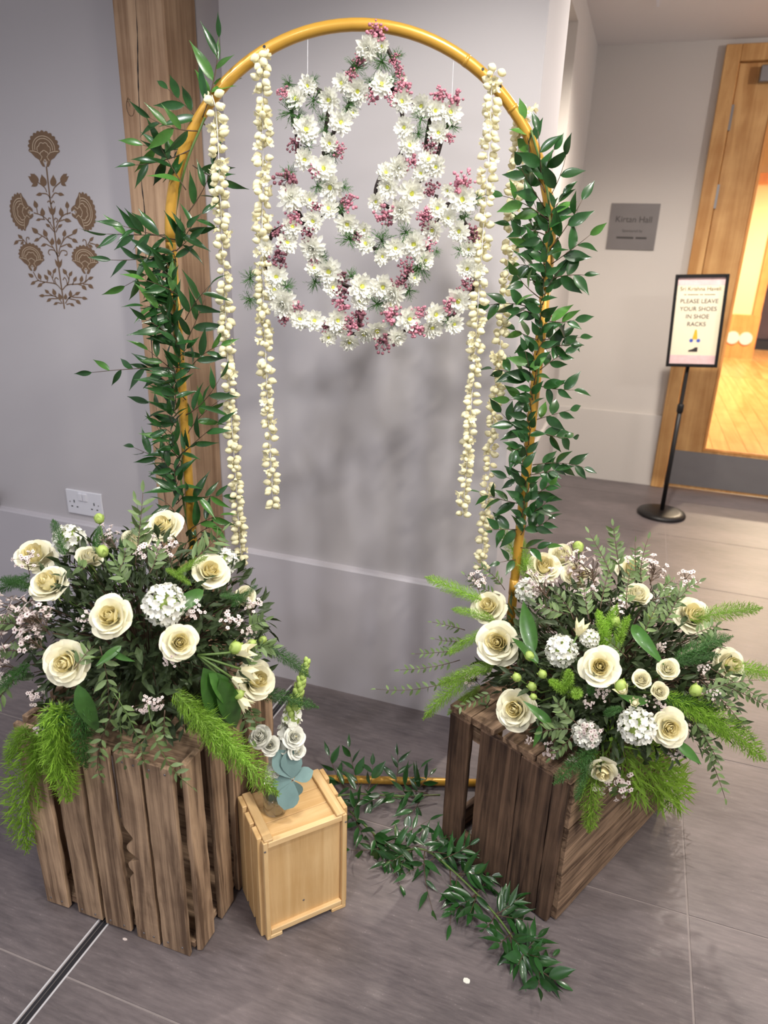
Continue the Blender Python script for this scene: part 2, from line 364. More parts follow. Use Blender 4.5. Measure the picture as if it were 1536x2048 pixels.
# door in the end wall
d1 = thing('door_1', 'oak door with tall glass pane and steel kick plate', 'door', (.77, 4.6, 0), kind='structure')
part('door_frame', MB().box(.225, .30, 4.565, 4.72, 0, 2.392).box(.30, 1.35, 4.565, 4.72, 2.315, 2.392).box(1.35, 1.42, 4.565, 4.72, 0, 2.392), OAKDOOR, d1, bevel=.003)
X0, X1, GX0, GX1, GZ0, GZ1 = .305, 1.345, .487, 1.17, .262, 2.17
lf = part('door_leaf', MB().box(X0, GX0, 4.59, 4.635, .012, 2.31).box(GX1, X1, 4.59, 4.635, .012, 2.31).box(GX0, GX1, 4.59, 4.635, .012, GZ0).box(GX0, GX1, 4.59, 4.635, GZ1, 2.31), OAKDOOR, d1, bevel=.002)
part('glazing_bead', MB().box(GX0, GX0+.014, 4.586, 4.60, GZ0, GZ1).box(GX0+.014, GX1, 4.586, 4.60, GZ0, GZ0+.014), HPANEL, lf)
part('pane', MB().box(GX0, GX1, 4.61, 4.616, GZ0, GZ1), GLASS, lf)
part('kick_plate', MB().box(X0+.02, X1-.02, 4.585, 4.59, .03, .247), STEEL, lf)
for z in (2.0, 1.62): part('hinge', MB().box(.292, .313, 4.575, 4.592, z, z+.12), STEEL, d1)
part('door_closer', MB().box(.405, .70, 4.54, 4.588, 2.215, 2.29), STEEL, d1, bevel=.004)

# hall seen through the glass
hf = thing('floor_hall', 'warm wooden floor of the hall behind the glass door', 'floor', (1, 8, 0), kind='structure')
part('hall_bed', MB().box(-1.5, 8.0, 4.72, 14.2, -.05, -.004), HPANEL, hf)
pm = MB().box(0, .117, 0, 4.7, -.01, 0).mesh('plank', HFLOOR)
for i in range(60):
    for j in range(2): put('plank', pm, hf, Matrix.Translation((-1.0+.12*i, 4.73+4.71*j, 0)))
single('wall_hall_far', MB().box(-1.5, 8.0, 14.15, 14.3, 0, 3.2), HWALL, 'cream wall at the far side of the bright hall', 'wall', 'structure')
single('wall_hall_left', MB().box(-1.6, -1.5, 4.72, 14.3, 0, 3.2), HWALL, 'cream side wall of the bright hall', 'wall', 'structure')
single('ceiling_hall', MB().box(-1.6, 8.0, 4.72, 14.3, 3.2, 3.3), CEIL, 'ceiling of the bright hall', 'ceiling', 'structure')
def hallpt(px, py, Y): return on_y(px, py, Y)
pc = thing('panelled_cabinet', 'orange wooden cabinet with a cream panel, seen through the glass door', 'cabinet', (1.15, 11.2, 0))
a = hallpt(1415, 718, 11.2); b = hallpt(1504, 718, 11.2); t = hallpt(1500, 345, 11.2); q = hallpt(1455, 628, 11.2)
part('plinth', MB().box(a.x, b.x, 11.2, 11.6, 0, q.z), HPANEL, pc)
part('cabinet_frame', MB().box(a.x, a.x+.10, 11.24, 11.6, q.z, t.z).box(b.x-.10, b.x, 11.24, 11.6, q.z, t.z).box(a.x+.1, b.x-.1, 11.24, 11.6, t.z-.12, t.z), HPANEL, pc)
part('cream_panel', MB().box(a.x+.1, b.x-.1, 11.3, 11.55, q.z, t.z-.12), HWALL, pc)
for px, py in ((1465, 675), (1491, 677)):
    c = hallpt(px, py, 11.2)
    part('round_disc', MB().lathe([(.085, 0), (.085, .02)], 20, Matrix.Translation((c.x, 11.2, c.z)) @ Matrix.Rotation(rad(90), 4, 'X')), PLASTIC, pc)
c = hallpt(1505, 672, 12.4)
st = thing('draped_bench', 'dark draped low bench seen through the glass door', 'bench', (c.x+.6, 12.4, 0))
part('base', MB().box(c.x, c.x+1.6, 12.4, 13.2, 0, .14), BLACK, st)
part('drape', MB().box(c.x+.02, c.x+1.58, 12.42, 13.18, .14, .95), HDARK, st, bevel=.03)

# oak post
YF, XA, XL = 1.755, -1.207, -1.357
post = thing('oak_post', 'tall squared oak post with long drying cracks standing against the wall', 'post', (-1.28, 1.8, 0))
part('beam', MB().box(XL, XA, YF, YW+.049, 0, ZC), OAK, post, bevel=.004)
def crack(pts, wd=.0016):
    P = catmull(pts, 5); m = MB(); n = len(P); vs = []
    for i, p in enumerate(P):
        k = wd*math.sin(math.pi*min(1, max(.05, i/(n-1))))*(1+.4*math.sin(i*2.1))
        vs += [p+Vector((-k, -.0006, 0)), p+Vector((k, -.0006, 0))]
    return m.add(vs, [(2*i, 2*i+1, 2*i+3, 2*i+2) for i in range(n-1)])
for pts in ([(271, 0), (275, 70), (276, 140), (278, 200), (283, 290)], [(283, 290), (283, 360), (290, 430), (292, 520), (291, 570)], [(311, 805), (322, 870), (326, 960), (333, 1020)], [(299, 600), (304, 700), (311, 780)]):
    part('drying_crack', crack([on_y(x, y, YF) for x, y in pts]), SLOT, post)
m = MB(); c = on_y(256, 213, YF)
for k in range(3):
    m.tube([c+Vector((.011*(1+.5*k)*math.cos(a)*.55+.004*k, -.0002, .012*(1+.45*k)*math.sin(a))) for a in [i*.5+k for i in range(5+k*2)]], .0007, 4)
part('knot', m, STEMD, post)

# ------------------------------------------------------------------ wall stencil
sten = thing('wall_stencil', 'brown flower tree stencil printed on the lilac wall', 'wall stencil', on_y(128, 616, YL))
def sp(x, y, off=.0004): return on_y(x/5.122, 240+y/5.122, YL-off)
def ribbon(pts, wd, off=.0005, closed=False):
    P = [sp(*q, off) for q in pts]; P = catmull(P, 4) if len(P) > 2 else P
    m = MB(); n = len(P); vs = []
    for i, p in enumerate(P):
        t = (P[min(i+1, n-1)]-P[max(i-1, 0)]); s = Vector((t.z, 0, -t.x)).normalized()*wd/2
        vs += [p-s, p+s]
    return m.add(vs, [(2*i, 2*i+1, 2*i+3, 2*i+2) for i in range(n-1)])
m = ribbon([(660, 1935), (630, 1720), (600, 1500), (590, 1400), (560, 1150), (540, 980), (515, 830), (475, 480)], .0052)
BR = [[(515,800),(480,760),(430,752)],[(525,800),(560,750),(595,755)],[(480,740),(455,690),(390,640)],[(540,740),(560,690),(625,630)],
[(550,1120),(500,1040),(430,980),(345,950)],[(570,1110),(610,1020),(660,970),(725,950)],[(385,960),(375,900)],[(450,1020),(440,985)],[(460,1020),(415,1015)],[(690,970),(690,905)],[(620,1020),(630,985)],[(600,1040),(660,1020)],[(560,1150),(510,1095)],[(572,1150),(595,1100)],
[(585,1380),(540,1300),(480,1220),(385,1160)],[(500,1245),(475,1195)],[(430,1190),(400,1215)],[(545,1310),(470,1270)],[(600,1370),(620,1290),(670,1210),(745,1170)],[(640,1250),(655,1195)],[(690,1200),(740,1220)],[(620,1300),(690,1270)],
[(275,1275),(250,1240),(225,1215)],[(245,1235),(185,1235)],[(895,1285),(920,1240)],[(920,1260),(975,1275)],
[(630,1740),(570,1680),(460,1660),(390,1640),(340,1555)],[(640,1740),(690,1690),(800,1680),(870,1660),(885,1585)],[(560,1680),(535,1620),(520,1590)],[(540,1620),(545,1570)],[(690,1690),(705,1640),(680,1580)],[(705,1640),(710,1600)],[(740,1690),(755,1655)],[(820,1675),(830,1660)],[(870,1665),(905,1630)],[(850,1680),(905,1685)],[(800,1682),(840,1695)],[(480,1660),(490,1635)],[(420,1645),(415,1630)],[(400,1640),(360,1655)],[(460,1662),(430,1675)],
[(640,1880),(600,1830),(540,1800),(455,1800)],[(540,1800),(500,1775)],[(580,1820),(565,1795)],[(590,1830),(520,1830)],[(630,1880),(590,1870)],[(670,1880),(700,1830),(770,1790)],[(740,1815),(840,1820)],[(710,1830),(780,1845)],[(680,1890),(720,1880)],[(700,1830),(720,1810)],
[(590,1400),(560,1340),(510,1330),(495,1360),(515,1385)],[(600,1400),(630,1340),(680,1345),(685,1380),(660,1385)],[(520,1050),(495,1040),(500,1005),(520,1010)],[(575,1050),(590,1020),(565,1005),(560,1025)],[(580,1690),(560,1640),(575,1615),(600,1635)],[(690,1690),(680,1640),(660,1615),(645,1640)],[(525,860),(500,830),(485,845)],[(525,860),(545,830),(557,850)],[(275,1275),(270,1210),(295,1205),(295,1225)],[(885,1295),(880,1240),(855,1225),(848,1245)]]
for b_ in BR: q = ribbon(b_, .0034); m.add(q.v, q.f)
part('stem', m, STENCIL, sten)
LV = [(455,680,425,555),(545,680,545,560),(430,755,365,770),(595,755,660,770),(375,900,350,820),(440,985,430,895),(415,1015,365,1030),(690,905,685,830),(630,985,620,895),(660,1020,735,1040),(510,1095,465,1060),(595,1100,640,1065),(385,1160,322,1098),(475,1195,445,1115),(400,1215,345,1245),(535,1280,535,1200),(470,1270,415,1295),(605,1280,600,1200),(655,1195,665,1120),(745,1170,795,1110),(740,1220,800,1260),(690,1270,745,1310),(225,1215,180,1170),(185,1235,140,1280),(240,1245,208,1280),(920,1240,960,1195),(975,1275,1035,1315),(905,1280,955,1305),
(340,1610,285,1570),(415,1630,390,1565),(490,1635,450,1580),(360,1655,310,1690),(430,1675,380,1715),(520,1590,485,1530),(545,1570,575,1515),(680,1580,640,1520),(710,1600,740,1545),(755,1655,785,1600),(830,1660,840,1590),(905,1630,960,1605),(905,1685,960,1730),(840,1695,890,1745),
(500,1775,455,1735),(565,1795,540,1725),(455,1800,395,1800),(520,1830,475,1865),(590,1870,545,1895),(625,1840,600,1770),(670,1840,672,1775),(720,1810,722,1740),(770,1790,825,1760),(840,1820,900,1835),(780,1845,830,1890),(720,1880,765,1910)]
def sleaf(m, a, b, wr=.56, off=.0007):
    dx, dy = b[0]-a[0], b[1]-a[1]
    pr = [(0, 0), (.08, .3), (.25, .46), (.45, .48), (.65, .34), (.85, .12), (1, 0)]
    q = [(a[0]+dx*t-dy*wr*k, a[1]+dy*t+dx*wr*k) for t, k in pr]+[(a[0]+dx*t+dy*wr*k, a[1]+dy*t-dx*wr*k) for t, k in pr[-2:0:-1]]
    m.add([sp(*c, off) for c in q], [tuple(range(len(q)))]); return m
for l in LV: part('printed_leaf', sleaf(MB(), l[:2], l[2:]), STENCIL, sten)
def sflower(cx, cy, bx, by, name='printed_flower'):
    C = sp(cx, cy, .0008); B = sp(bx, by, .0008); Y = C-B; L = Y.length; Y = Y/L; X = Vector((Y.z, 0, -Y.x))*1.2
    def P(x, y, o=0): return B+X*(x*L)+Y*(y*L)-Vector((0, o, 0))
    r = .80; N = 13; vs = []
    for i in range(N*6+1):
        a = rad(-108+216*i/(N*6)); k = r*(1+.11*abs(math.sin(math.pi*i/6)))
        vs.append(P(k*math.sin(a)*1.04, 1.0+k*math.cos(a)))
    vs.append(P(0, .42)); f = MB().add(vs, [tuple(range(len(vs)))])
    for s in (-1, 1):
        q = [(0, .30), (.28, .36), (.56, .52), (.84, .82), (.60, .80), (.34, .74), (.12, .56)]
        f.add([P(s*x, y, .0001) for x, y in q], [tuple(range(len(q)))])
        q = [(.03, .05), (.17, .06), (.27, .20), (.34, .40), (.18, .36), (.08, .22)]
        f.add([P(s*x, y, .0002) for x, y in q], [tuple(range(len(q)))])
    o = part(name, f, STENCIL, sten)
    ln = MB()
    def line(pts, wd=.034):
        n = len(pts); v2 = []
        for i, (x, y) in enumerate(pts):
            ax, ay = pts[max(i-1, 0)]; bx_, by_ = pts[min(i+1, n-1)]; dx, dy = bx_-ax, by_-ay; l = math.hypot(dx, dy) or 1
            v2 += [P(x-dy/l*wd/2, y+dx/l*wd/2, .0005), P(x+dy/l*wd/2, y-dx/l*wd/2, .0005)]
        ln.add(v2, [(2*i, 2*i+1, 2*i+3, 2*i+2) for i in range(n-1)])
    for k in (.62, .50):
        line([(k*math.sin(rad(a))*1.04, .98+k*math.cos(rad(a))) for a in range(-100, 101, 8)])
    for k, n, cy_, sp_ in ((.36, 4, .86, 95), (.22, 3, .62, 85)):
        line([(k*(1+.13*abs(math.sin(math.pi*i/6)))*math.sin(rad(-sp_+2*sp_*i/(n*6))), cy_+k*(1+.2*abs(math.sin(math.pi*i/6)))*math.cos(rad(-sp_+2*sp_*i/(n*6)))) for i in range(n*6+1)])
    for s in (-1, 1):
        line([(s*.84, .84), (s*.6, .84), (s*.34, .77), (s*.14, .56), (s*.26, .36)])
    line([(-.08, .2), (-.09, .34), (0, .44), (.09, .34), (.08, .2)])
    part('pale_outline', ln, STENLINE, o)
for c in ((447, 287, 470, 490), (214, 941, 345, 950), (861, 941, 725, 945), (320, 1397, 338, 1555), (869, 1424, 885, 1585)): sflower(*c)
for (x, y, ex, ey) in ((390, 640, 285, 560), (622, 635, 705, 560)):
    m = MB(); dx, dy = ex-x, ey-y
    sleaf(m, (x, y), (ex, ey+15), .62); sleaf(m, (x+dx*.02, y-4), (x+dx*.42, ey-14), .42, .0008)
    sleaf(m, (x+dx*.30, y+dy*.62), (x+dx*.78, ey-12), .7, .0006); sleaf(m, (x+dx*.05, y+6), (x+dx*.68, y+42), .62, .0009)
    part('printed_bud', m, STENCIL, sten)
for x, y in ((530, 925), (597, 1465)):
    m = MB(); sleaf(m, (x+10, y+50), (x-38, y-45), .3); sleaf(m, (x+10, y+50), (x+38, y-45), .3); sleaf(m, (x+8, y+50), (x, y-45), .35, .0009)
    part('printed_node', m, STENCIL, sten)

# socket
so = thing('wall_socket', 'white double power socket with two switches on the lilac wall', 'socket', on_y(170, 1006, YL))
c = on_y(170, 1006.5, YL-.004); X, Z = c.x, c.z; y = YL
part('plate', MB().box(X-.075, X+.075, y-.008, y, Z-.044, Z+.044), PLASTIC, so, bevel=.002)
for s in (-1, 1): part('switch', MB().box(X-.002+s*.0095-.0075, X-.002+s*.0095+.0075, y-.013, y-.007, Z+.010, Z+.036), PLASTIC, so, bevel=.001)
for cx in (-.042, .042):
    part('earth_slot', MB().box(X+cx-.002, X+cx+.002, y-.0086, y-.007, Z-.002, Z+.008), SLOT, so)
    for s in (-1, 1): part('pin_slot', MB().box(X+cx+s*.0112-.0033, X+cx+s*.0112+.0033, y-.0086, y-.007, Z-.0185, Z-.0145), SLOT, so)
for cx in (-.060, .060): part('screw', MB().lathe([(.0022, 0), (.0022, .001)], 8, Matrix.Translation((X+cx, y-.008, Z)) @ Matrix.Rotation(rad(90), 4, 'X')), STEEL, so)

# text helper
def text(body, size, c, parent, mat, name='lettering', rx=90, roll=0, ext=.0003, ax='CENTER'):
    cu = bpy.data.curves.new(name, 'FONT'); cu.body = body; cu.size = size; cu.align_x = ax; cu.align_y = 'CENTER'; cu.extrude = ext
    tmp = bpy.data.objects.new('tmp', cu); COL.objects.link(tmp); bpy.context.view_layer.update()
    me = bpy.data.meshes.new_from_object(tmp.evaluated_get(bpy.context.evaluated_depsgraph_get()))
    bpy.data.objects.remove(tmp); me.materials.clear(); me.materials.append(mat)
    return put(name, me, parent, Matrix.Translation(c) @ Matrix.Rotation(roll, 4, 'Y') @ Matrix.Rotation(rad(rx), 4, 'X'))
yp = 4.6
a = on_y(1223, 407, yp); b = on_y(1306, 500, yp); px0, px1, pz0, pz1 = -.239, .026, 1.394, 1.641
pq = thing('steel_plaque', 'brushed steel name plaque on the end wall', 'plaque', ((px0+px1)/2, yp, pz0))
part('plate', MB().box(px0, px1, yp-.006, yp, pz0, pz1), STEELD, pq, bevel=.001)
cx = (px0+px1)/2
text('Kirtan Hall', .046, Vector((cx, yp-.0065, pz0+.162)), pq, INKD)
text('Sponsored by', .020, Vector((cx, yp-.0065, pz0+.102)), pq, INKD)
m = MB(); x = cx-.082
for wlen in (.094, .060): m.box(x, x+wlen, yp-.0068, yp-.006, pz0+.060, pz0+.070); x += wlen+.012
part('small_lettering', m, INKD, pq)

# sign stand
S = on_z(1322, 1029)
sg = thing('sign_stand', 'black pole sign stand holding a framed notice beside the oak door', 'sign stand', (S.x, S.y, 0))
part('base', MB().lathe([(.001, 0), (.128, 0), (.131, .008), (.125, .020), (.09, .026), (.02, .030), (.001, .031)], 40, Matrix.Translation((S.x, S.y, 0))), BLACK, sg, True)
part('pole', MB().lathe([(.012, .02), (.012, .62), (.0095, .62), (.0095, .95)], 16, Matrix.Translation((S.x, S.y, 0))), BLACK, sg, True)
part('collar', MB().lathe([(.013, .585), (.017, .592), (.017, .628), (.013, .635)], 16, Matrix.Translation((S.x, S.y, 0))), BLACK, sg, True)
F = Matrix.Translation((S.x+.014, S.y-.02, .835)) @ Matrix.Rotation(rad(-3.2), 4, 'Y')
part('frame', MB().box(-.124, -.109, -.012, .012, 0, .458, F).box(.109, .124, -.012, .012, 0, .458, F).box(-.109, .109, -.012, .012, 0, .016, F).box(-.109, .109, -.012, .012, .442, .458, F), BLACK, sg, bevel=.002)
part('backing', MB().box(-.112, .112, .004, .011, .01, .45, F), BLACK, sg)
po = part('poster', MB().box(-.11, .11, 0, .004, .014, .444, F), PAPER, sg)
for z0, z1 in ((.405, .443), (.015, .060)): part('pink_border', MB().box(-.109, .109, -.0006, 0, z0, z1, F), PAPERPINK, po)
def ptxt(b_, s_, z, mat, x=0): text(b_, s_, F @ Vector((x, -.0012, z)), po, mat, 'printed_text', roll=rad(-3.2))
ptxt('Sri Krishna Haveli', .0265, .388, INKO)
for i, ln in enumerate(('PLEASE LEAVE', 'YOUR SHOES', 'IN SHOE', 'RACKS')): ptxt(ln, .029, .328-.0375*i, INK)
m = MB(); x = -.075
for wlen in (.012, .05, .016, .05): m.box(x, x+wlen, -.001, 0, .359, .362, F); x += wlen+.006
part('printed_line', m, INKO, po)
Fx = F @ Matrix.Rotation(rad(90), 4, 'X')
def icon(name, poly, mat, x, z, d=.0012): part(name, MB().extrude(poly, d, F @ Matrix.Translation((x, 0, z)) @ Matrix.Rotation(rad(90), 4, 'X')), mat, po)
icon('praying_hands_icon', [(-.013, -.022), (.011, -.022), (.008, .004), (.004, .024), (.0, .027), (-.005, .022), (-.009, 0)], YELLOW, .002, .163)
for s in (-1, 1): icon('cuff_icon', [(.009*math.cos(a*.63), .009*math.sin(a*.63)) for a in range(10)], BLUE, .002+s*.017, .134)
icon('shoe_icon', [(-.024, -.010), (.020, -.010), (.020, .012), (.008, .012), (-.002, .004), (-.022, -.003)], INKD, 0, .088)

# ------------------------------------------------------------------ gold arch
A0 = Vector((-.566, 1.447, 0)); UA = Vector((.946, .325, 0)).normalized(); NA = Vector((-UA.y, UA.x, 0))   # NA points away from camera
def arch_pt(s, z, off=0): return A0+UA*s+NA*off+Vector((0, 0, z))
def on_arch(px, py, off=0): return on_plane(px, py, A0+NA*off, NA)
SC, HW, ZS = .005, .39, 1.385
arch = thing('metal_arch', 'gold painted tubular metal arch standing before the grey wall', 'arch', arch_pt(SC, 0))
TR = .0112
part('hoop', MB().tube([arch_pt(SC+HW*math.cos(a), ZS+HW*math.sin(a)) for a in [math.pi*i/56 for i in range(57)]], TR, 16), GOLD, arch, True)
for s in (-1, 1):
    lg = part('leg', MB().tube([arch_pt(SC+s*HW, z) for z in (0.0, .4, .8, 1.2, ZS)], TR, 16), GOLD, arch, True)
    part('joint_sleeve', MB().tube([arch_pt(SC+s*HW, z) for z in (.60, .64)], TR*1.09, 16), GOLD, lg, True)
    part('foot', MB().tube([arch_pt(SC+s*HW, .012, o) for o in (-.10, .16)], TR*.95, 14), GOLD, arch, True)
part('base_bar', MB().tube([arch_pt(SC+s, .013) for s in (-HW, -.2, 0, .2, HW)], TR*.95, 14), GOLD, arch, True)
for a in (55, 48.5, 118):
    c = arch_pt(SC+HW*math.cos(rad(a)), ZS+HW*math.sin(rad(a)))
    rdir = (UA*math.cos(rad(a))+Vector((0, 0, 1))*math.sin(rad(a)))
    nrm = (-NA*.9+rdir*.35).normalized()
    part('pin_hole', MB().lathe([(.0028, 0), (.0028, .0006)], 12, facing(c+nrm*(TR*1.0), nrm)), SLOT, arch)
for a in (60, 42):
    c0 = [arch_pt(SC+HW*math.cos(rad(a+d)), ZS+HW*math.sin(rad(a+d))) for d in (-.5, .5)]
    part('joint_ring', MB().tube(c0, TR*1.05, 16), GOLD, arch, True)

# ------------------------------------------------------------------ plant mesh library
def leaf_mesh(name, mat, wr=.3, n=5, fold=.25, bend=.12, wide=.42, tip=1.0):
    vs = []; fs = []
    for i in range(n+1):
        t = i/n; k = math.sin(math.pi*t**(math.log(.5)/math.log(wide)))**(.85 if t < wide else tip)
        k = k*wr/2 if 0 < i < n else .004
        z = -bend*t*t; vs += [(-k, t, z+k*fold), (0, t, z), (k, t, z+k*fold)]
    for i in range(n):
        for j in range(2): fs.append((3*i+j, 3*i+j+1, 3*i+4+j, 3*i+3+j))
    return MB().add(vs, fs).mesh(name, mat, True)
RUS = [leaf_mesh('leaf', LEAF, .25, 8, .35, b, .40, 1.5) for b in (.05, .18, .32)]
RUS2 = [leaf_mesh('leaf', LEAF2, .27, 8, .35, b, .40, 1.5) for b in (.1, .25)]
RUSW = [leaf_mesh('leaf', LEAF, .42, 8, .3, b, .42, 1.3) for b in (.05, .2, .32)]
RUSW2 = [leaf_mesh('leaf', LEAF2, .42, 8, .3, b, .42, 1.3) for b in (.1, .22)]
EL = [leaf_mesh('leaf', EUC, .36, 4, .25, b, .45, .9) for b in (.05, .2)]
ELN = [leaf_mesh('leaf', EUC, .26, 4, .25, b, .45, 1) for b in (.05, .2)]
ELB = leaf_mesh('leaf', EUCB, .72, 6, .12, .08, .55, .6)
BROAD = [leaf_mesh('broad_leaf', LEAF2, .30, 10, .4, b, .4, .9) for b in (.15, .45)]

def bud_mesh(name, mat, open_=False):
    m = MB(); m.lathe([(.06, 0), (.22, .10), (.36, .34), (.37, .56), (.25, .80), (.04, 1.0)], 7)
    if open_:
        m = MB(); m.lathe([(.08, 0), (.2, .2), (.22, .5)], 6)
        for k in range(6):
            a = k*1.047; d = Vector((math.cos(a), math.sin(a), .8)).normalized()
            M_ = along(Vector((0, 0, .35)), d, Vector((0, 0, 1)), (.62, .72, .6))
            m.add([(-.12, 0, 0), (.12, 0, 0), (.34, .5, .06), (.2, .95, .0), (-.2, .95, 0), (-.34, .5, .06)], [(0, 1, 2, 3, 4, 5)], M_)
    return m.mesh(name, mat, True)
GB = [bud_mesh('bud', BUDM), bud_mesh('bud', BUDM), bud_mesh('bud', BUDM), bud_mesh('open_bud', BUDM, True)]

def chrys_mesh(seed, pompon=False):
    r = random.Random(seed); m = MB()
    rings = [(13, .98, 4), (12, .90, 20), (10, .74, 38), (8, .52, 52)] if not pompon else [(14, .98, -8), (13, .95, 14), (12, .9, 34), (10, .82, 54), (8, .7, 70), (4, .6, 85)]
    for k, (n, L, el) in enumerate(rings):
        for i in range(n):
            a = 2*math.pi*(i+.5*(k % 2))/n+r.uniform(-.12, .12); e = rad(el+r.uniform(-9, 9)); ln = L*r.uniform(.86, 1.08)
            d = Vector((math.cos(a)*math.cos(e), math.sin(a)*math.cos(e), math.sin(e)))
            M_ = along(Vector((0, 0, .02+.02*k)), d, Vector((0, 0, 1)), (ln, ln, ln))
            wd = .165 if not pompon else .14
            m.add([(-.03, .1, 0), (.03, .1, 0), (-wd, .5, .05), (0, .5, .0), (wd, .5, .05), (-wd*.95, .82, .10), (0, .84, .05), (wd*.95, .82, .10), (0, 1.0, .16)],
                  [(0, 1, 3, 2), (1, 4, 3), (2, 3, 6, 5), (3, 4, 7, 6), (5, 6, 8), (6, 7, 8)], M_)
    m.lathe([(.14, -.18), (.22, 0), (.1, .1)], 8)
    return m.mesh('chrysanthemum', WHITEP, True)
CH = [chrys_mesh(i) for i in range(5)]; CHP = chrys_mesh(9, True)
CCEN = MB().lathe([(.14, .08), (.19, .19), (.14, .28), (.03, .31)], 9).mesh('flower_center', CENTER, True)

def ball(m, c, r, n=5):
    vs = [c+Vector((0, 0, -r)), c+Vector((0, 0, r))]
    for z in (-.5, .5):
        for k in range(n):
            a = 2*math.pi*(k+(.5 if z > 0 else 0))/n; vs.append(c+Vector((.86*r*math.cos(a), .86*r*math.sin(a), z*r)))
    fs = []
    for k in range(n):
        k2 = (k+1) % n
        fs += [(0, 2+k2, 2+k), (1, 2+n+k, 2+n+k2), (2+k, 2+k2, 2+n+k), (2+k2, 2+n+k2, 2+n+k)]
    m.add(vs, fs)
def pink_mesh(seed, mat):
    r = random.Random(seed); m = MB(); ms = MB()
    for i in range(46):
        d = Vector((r.gauss(0, 1), r.gauss(0, 1), abs(r.gauss(0, .9)))).normalized()*r.uniform(.2, 1.0)
        ball(m, d, r.uniform(.10, .18)); ms.tube([Vector((0, 0, -.1)), d*.5+Vector((0, 0, -.03)), d], .014, 3, False)
    return m.mesh('pink_buds', mat, True), ms.mesh('filler_sprig', STEMD, True)
PK = [pink_mesh(i, PINK if i < 4 else PINKD) for i in range(7)]
def tuft_mesh(seed, mat, n=42, fine=5):
    r = random.Random(seed); m = MB()
    for i in range(n):
        d = Vector((r.gauss(0, 1), r.gauss(0, 1), abs(r.gauss(0, .7)))).normalized(); L = r.uniform(.55, 1.05)
        s = d.cross(Vector((.2, .4, .9))).normalized(); q = d.cross(s)
        m.add([s*-.018, s*.018, d*L], [(0, 1, 2)])
        for k in range(fine):
            t = (.35+.6*k/fine)*L; a = r.uniform(0, 6.28); e = (s*math.cos(a)+q*math.sin(a)); tipv = d*(t+.16)+e*.16
            sd = tipv.cross(d).normalized()*.02
            m.add([d*t-sd, d*t+sd, tipv], [(0, 1, 2)])
    return m.mesh('fern_tuft', mat)
TF = [tuft_mesh(i, FERND) for i in range(4)]; TFB = [tuft_mesh(20+i, FERN, 60, 6) for i in range(2)]
def plume_mesh(seed, mat, curve=0.0, wd=.125, n=230):   # along +Y, length 1, curving toward -Z
    r = random.Random(seed); m = MB()
    f = lambda t: Vector((0, t, -curve*t*t))
    m.tube([f(i/8) for i in range(9)], [.008*(1-.7*i/8) for i in range(9)], 4)
    for i in range(n):
        t = (i+r.random())/n; p = f(t); a = i*2.4+r.uniform(-.3, .3); tw = wd*(.55+.9*math.sin(math.pi*min(1, .25+.72*t)))*(1.0 if t < .85 else (1.02-t)/.17)
        tw = max(tw, .03)*.8; e = Vector((math.cos(a), 0, math.sin(a))); d = (e*.8+Vector((0, .65, -curve*t))).normalized()
        s = d.cross(Vector((e.z, .2, -e.x))).normalized()
        b_ = p+d*tw
        m.add([p-s*.004, p+s*.004, b_], [(0, 1, 2)])
        for k in range(5):
            q = p+d*tw*(.4+.14*k); g = r.uniform(0, 6.28); h = (s*math.cos(g)+d.cross(s)*math.sin(g))
            tipv = q+h*tw*.34+d*tw*.34; sd = (tipv-q).cross(d).normalized()*.0045
            m.add([q-sd, q+sd, tipv], [(0, 1, 2)])
    return m.mesh('fern_plume', mat)
PL = [plume_mesh(i, FERN, c) for i, c in enumerate((0, .12, .25))]
PLD = [plume_mesh(10+i, FERND, c) for i, c in enumerate((0, .12, .25))]
PLT = [plume_mesh(30, FERND, .1, .10, 260)]

def petal_mesh(name, mat, r, h, half, flare, droop, seed):
    rr = random.Random(seed); vs = []; nu, nv = 8, 7
    for j in range(nv+1):
        v = j/nv
        for i in range(nu+1):
            u = -1+2*i/nu
            wv = math.sin(math.pi*(.14+.56*v)); ang = half*u*(.35+.65*wv)
            top = 1-.16*u*u-.10*max(0, abs(u)-.6)
            vv = v*top
            rad_ = r*(.16+.88*vv**.5) + flare*vv**3
            if r < .5: rad_ -= r*(.30-.35*r)*vv**5
            z = h*vv - droop*max(0, vv-.6)**1.5*2.0
            rad_ += droop*max(0, vv-.6)*.9
            e_ = abs(u)**2.2*vv*vv                       # side edges roll back
            z -= (.10+.8*droop)*e_; rad_ += (.02+.35*droop)*e_
            rad_ += .022*math.sin(5*u+seed)*vv; z += .022*math.sin(4*u+2*seed)*vv
            vs.append((rad_*math.sin(ang), rad_*math.cos(ang), z))
    fs = [(j*(nu+1)+i, j*(nu+1)+i+1, (j+1)*(nu+1)+i+1, (j+1)*(nu+1)+i) for j in range(nv) for i in range(nu)]
    return MB().add(vs, fs).mesh(name, mat, True)
def rose_set(op, inner, outer):   # op: 0 closed .. 1 open
    rings = [(3, .13, 1.06, 1.6, .0, .0, inner), (3, .23, 1.05, 1.5, .0, .01, inner), (4, .33, 1.02, 1.25, .01, .03, inner), (4, .43, .98, 1.2, .03*op, .05, inner if op > .4 else outer),
             (5, .54, .91, 1.0, .04+.07*op, .09, outer), (5, .65, .80, .95, .06+.13*op, .16, outer), (5, .72, .64, .9, .09+.22*op, .25, outer)]
    if op < .3: rings = rings[:6]
    return [(n, [petal_mesh('petal', mt, r, h, ha, fl_, dr_, k*7+i) for i in range(2)]) for k, (n, r, h, ha, fl_, dr_, mt) in enumerate(rings)]
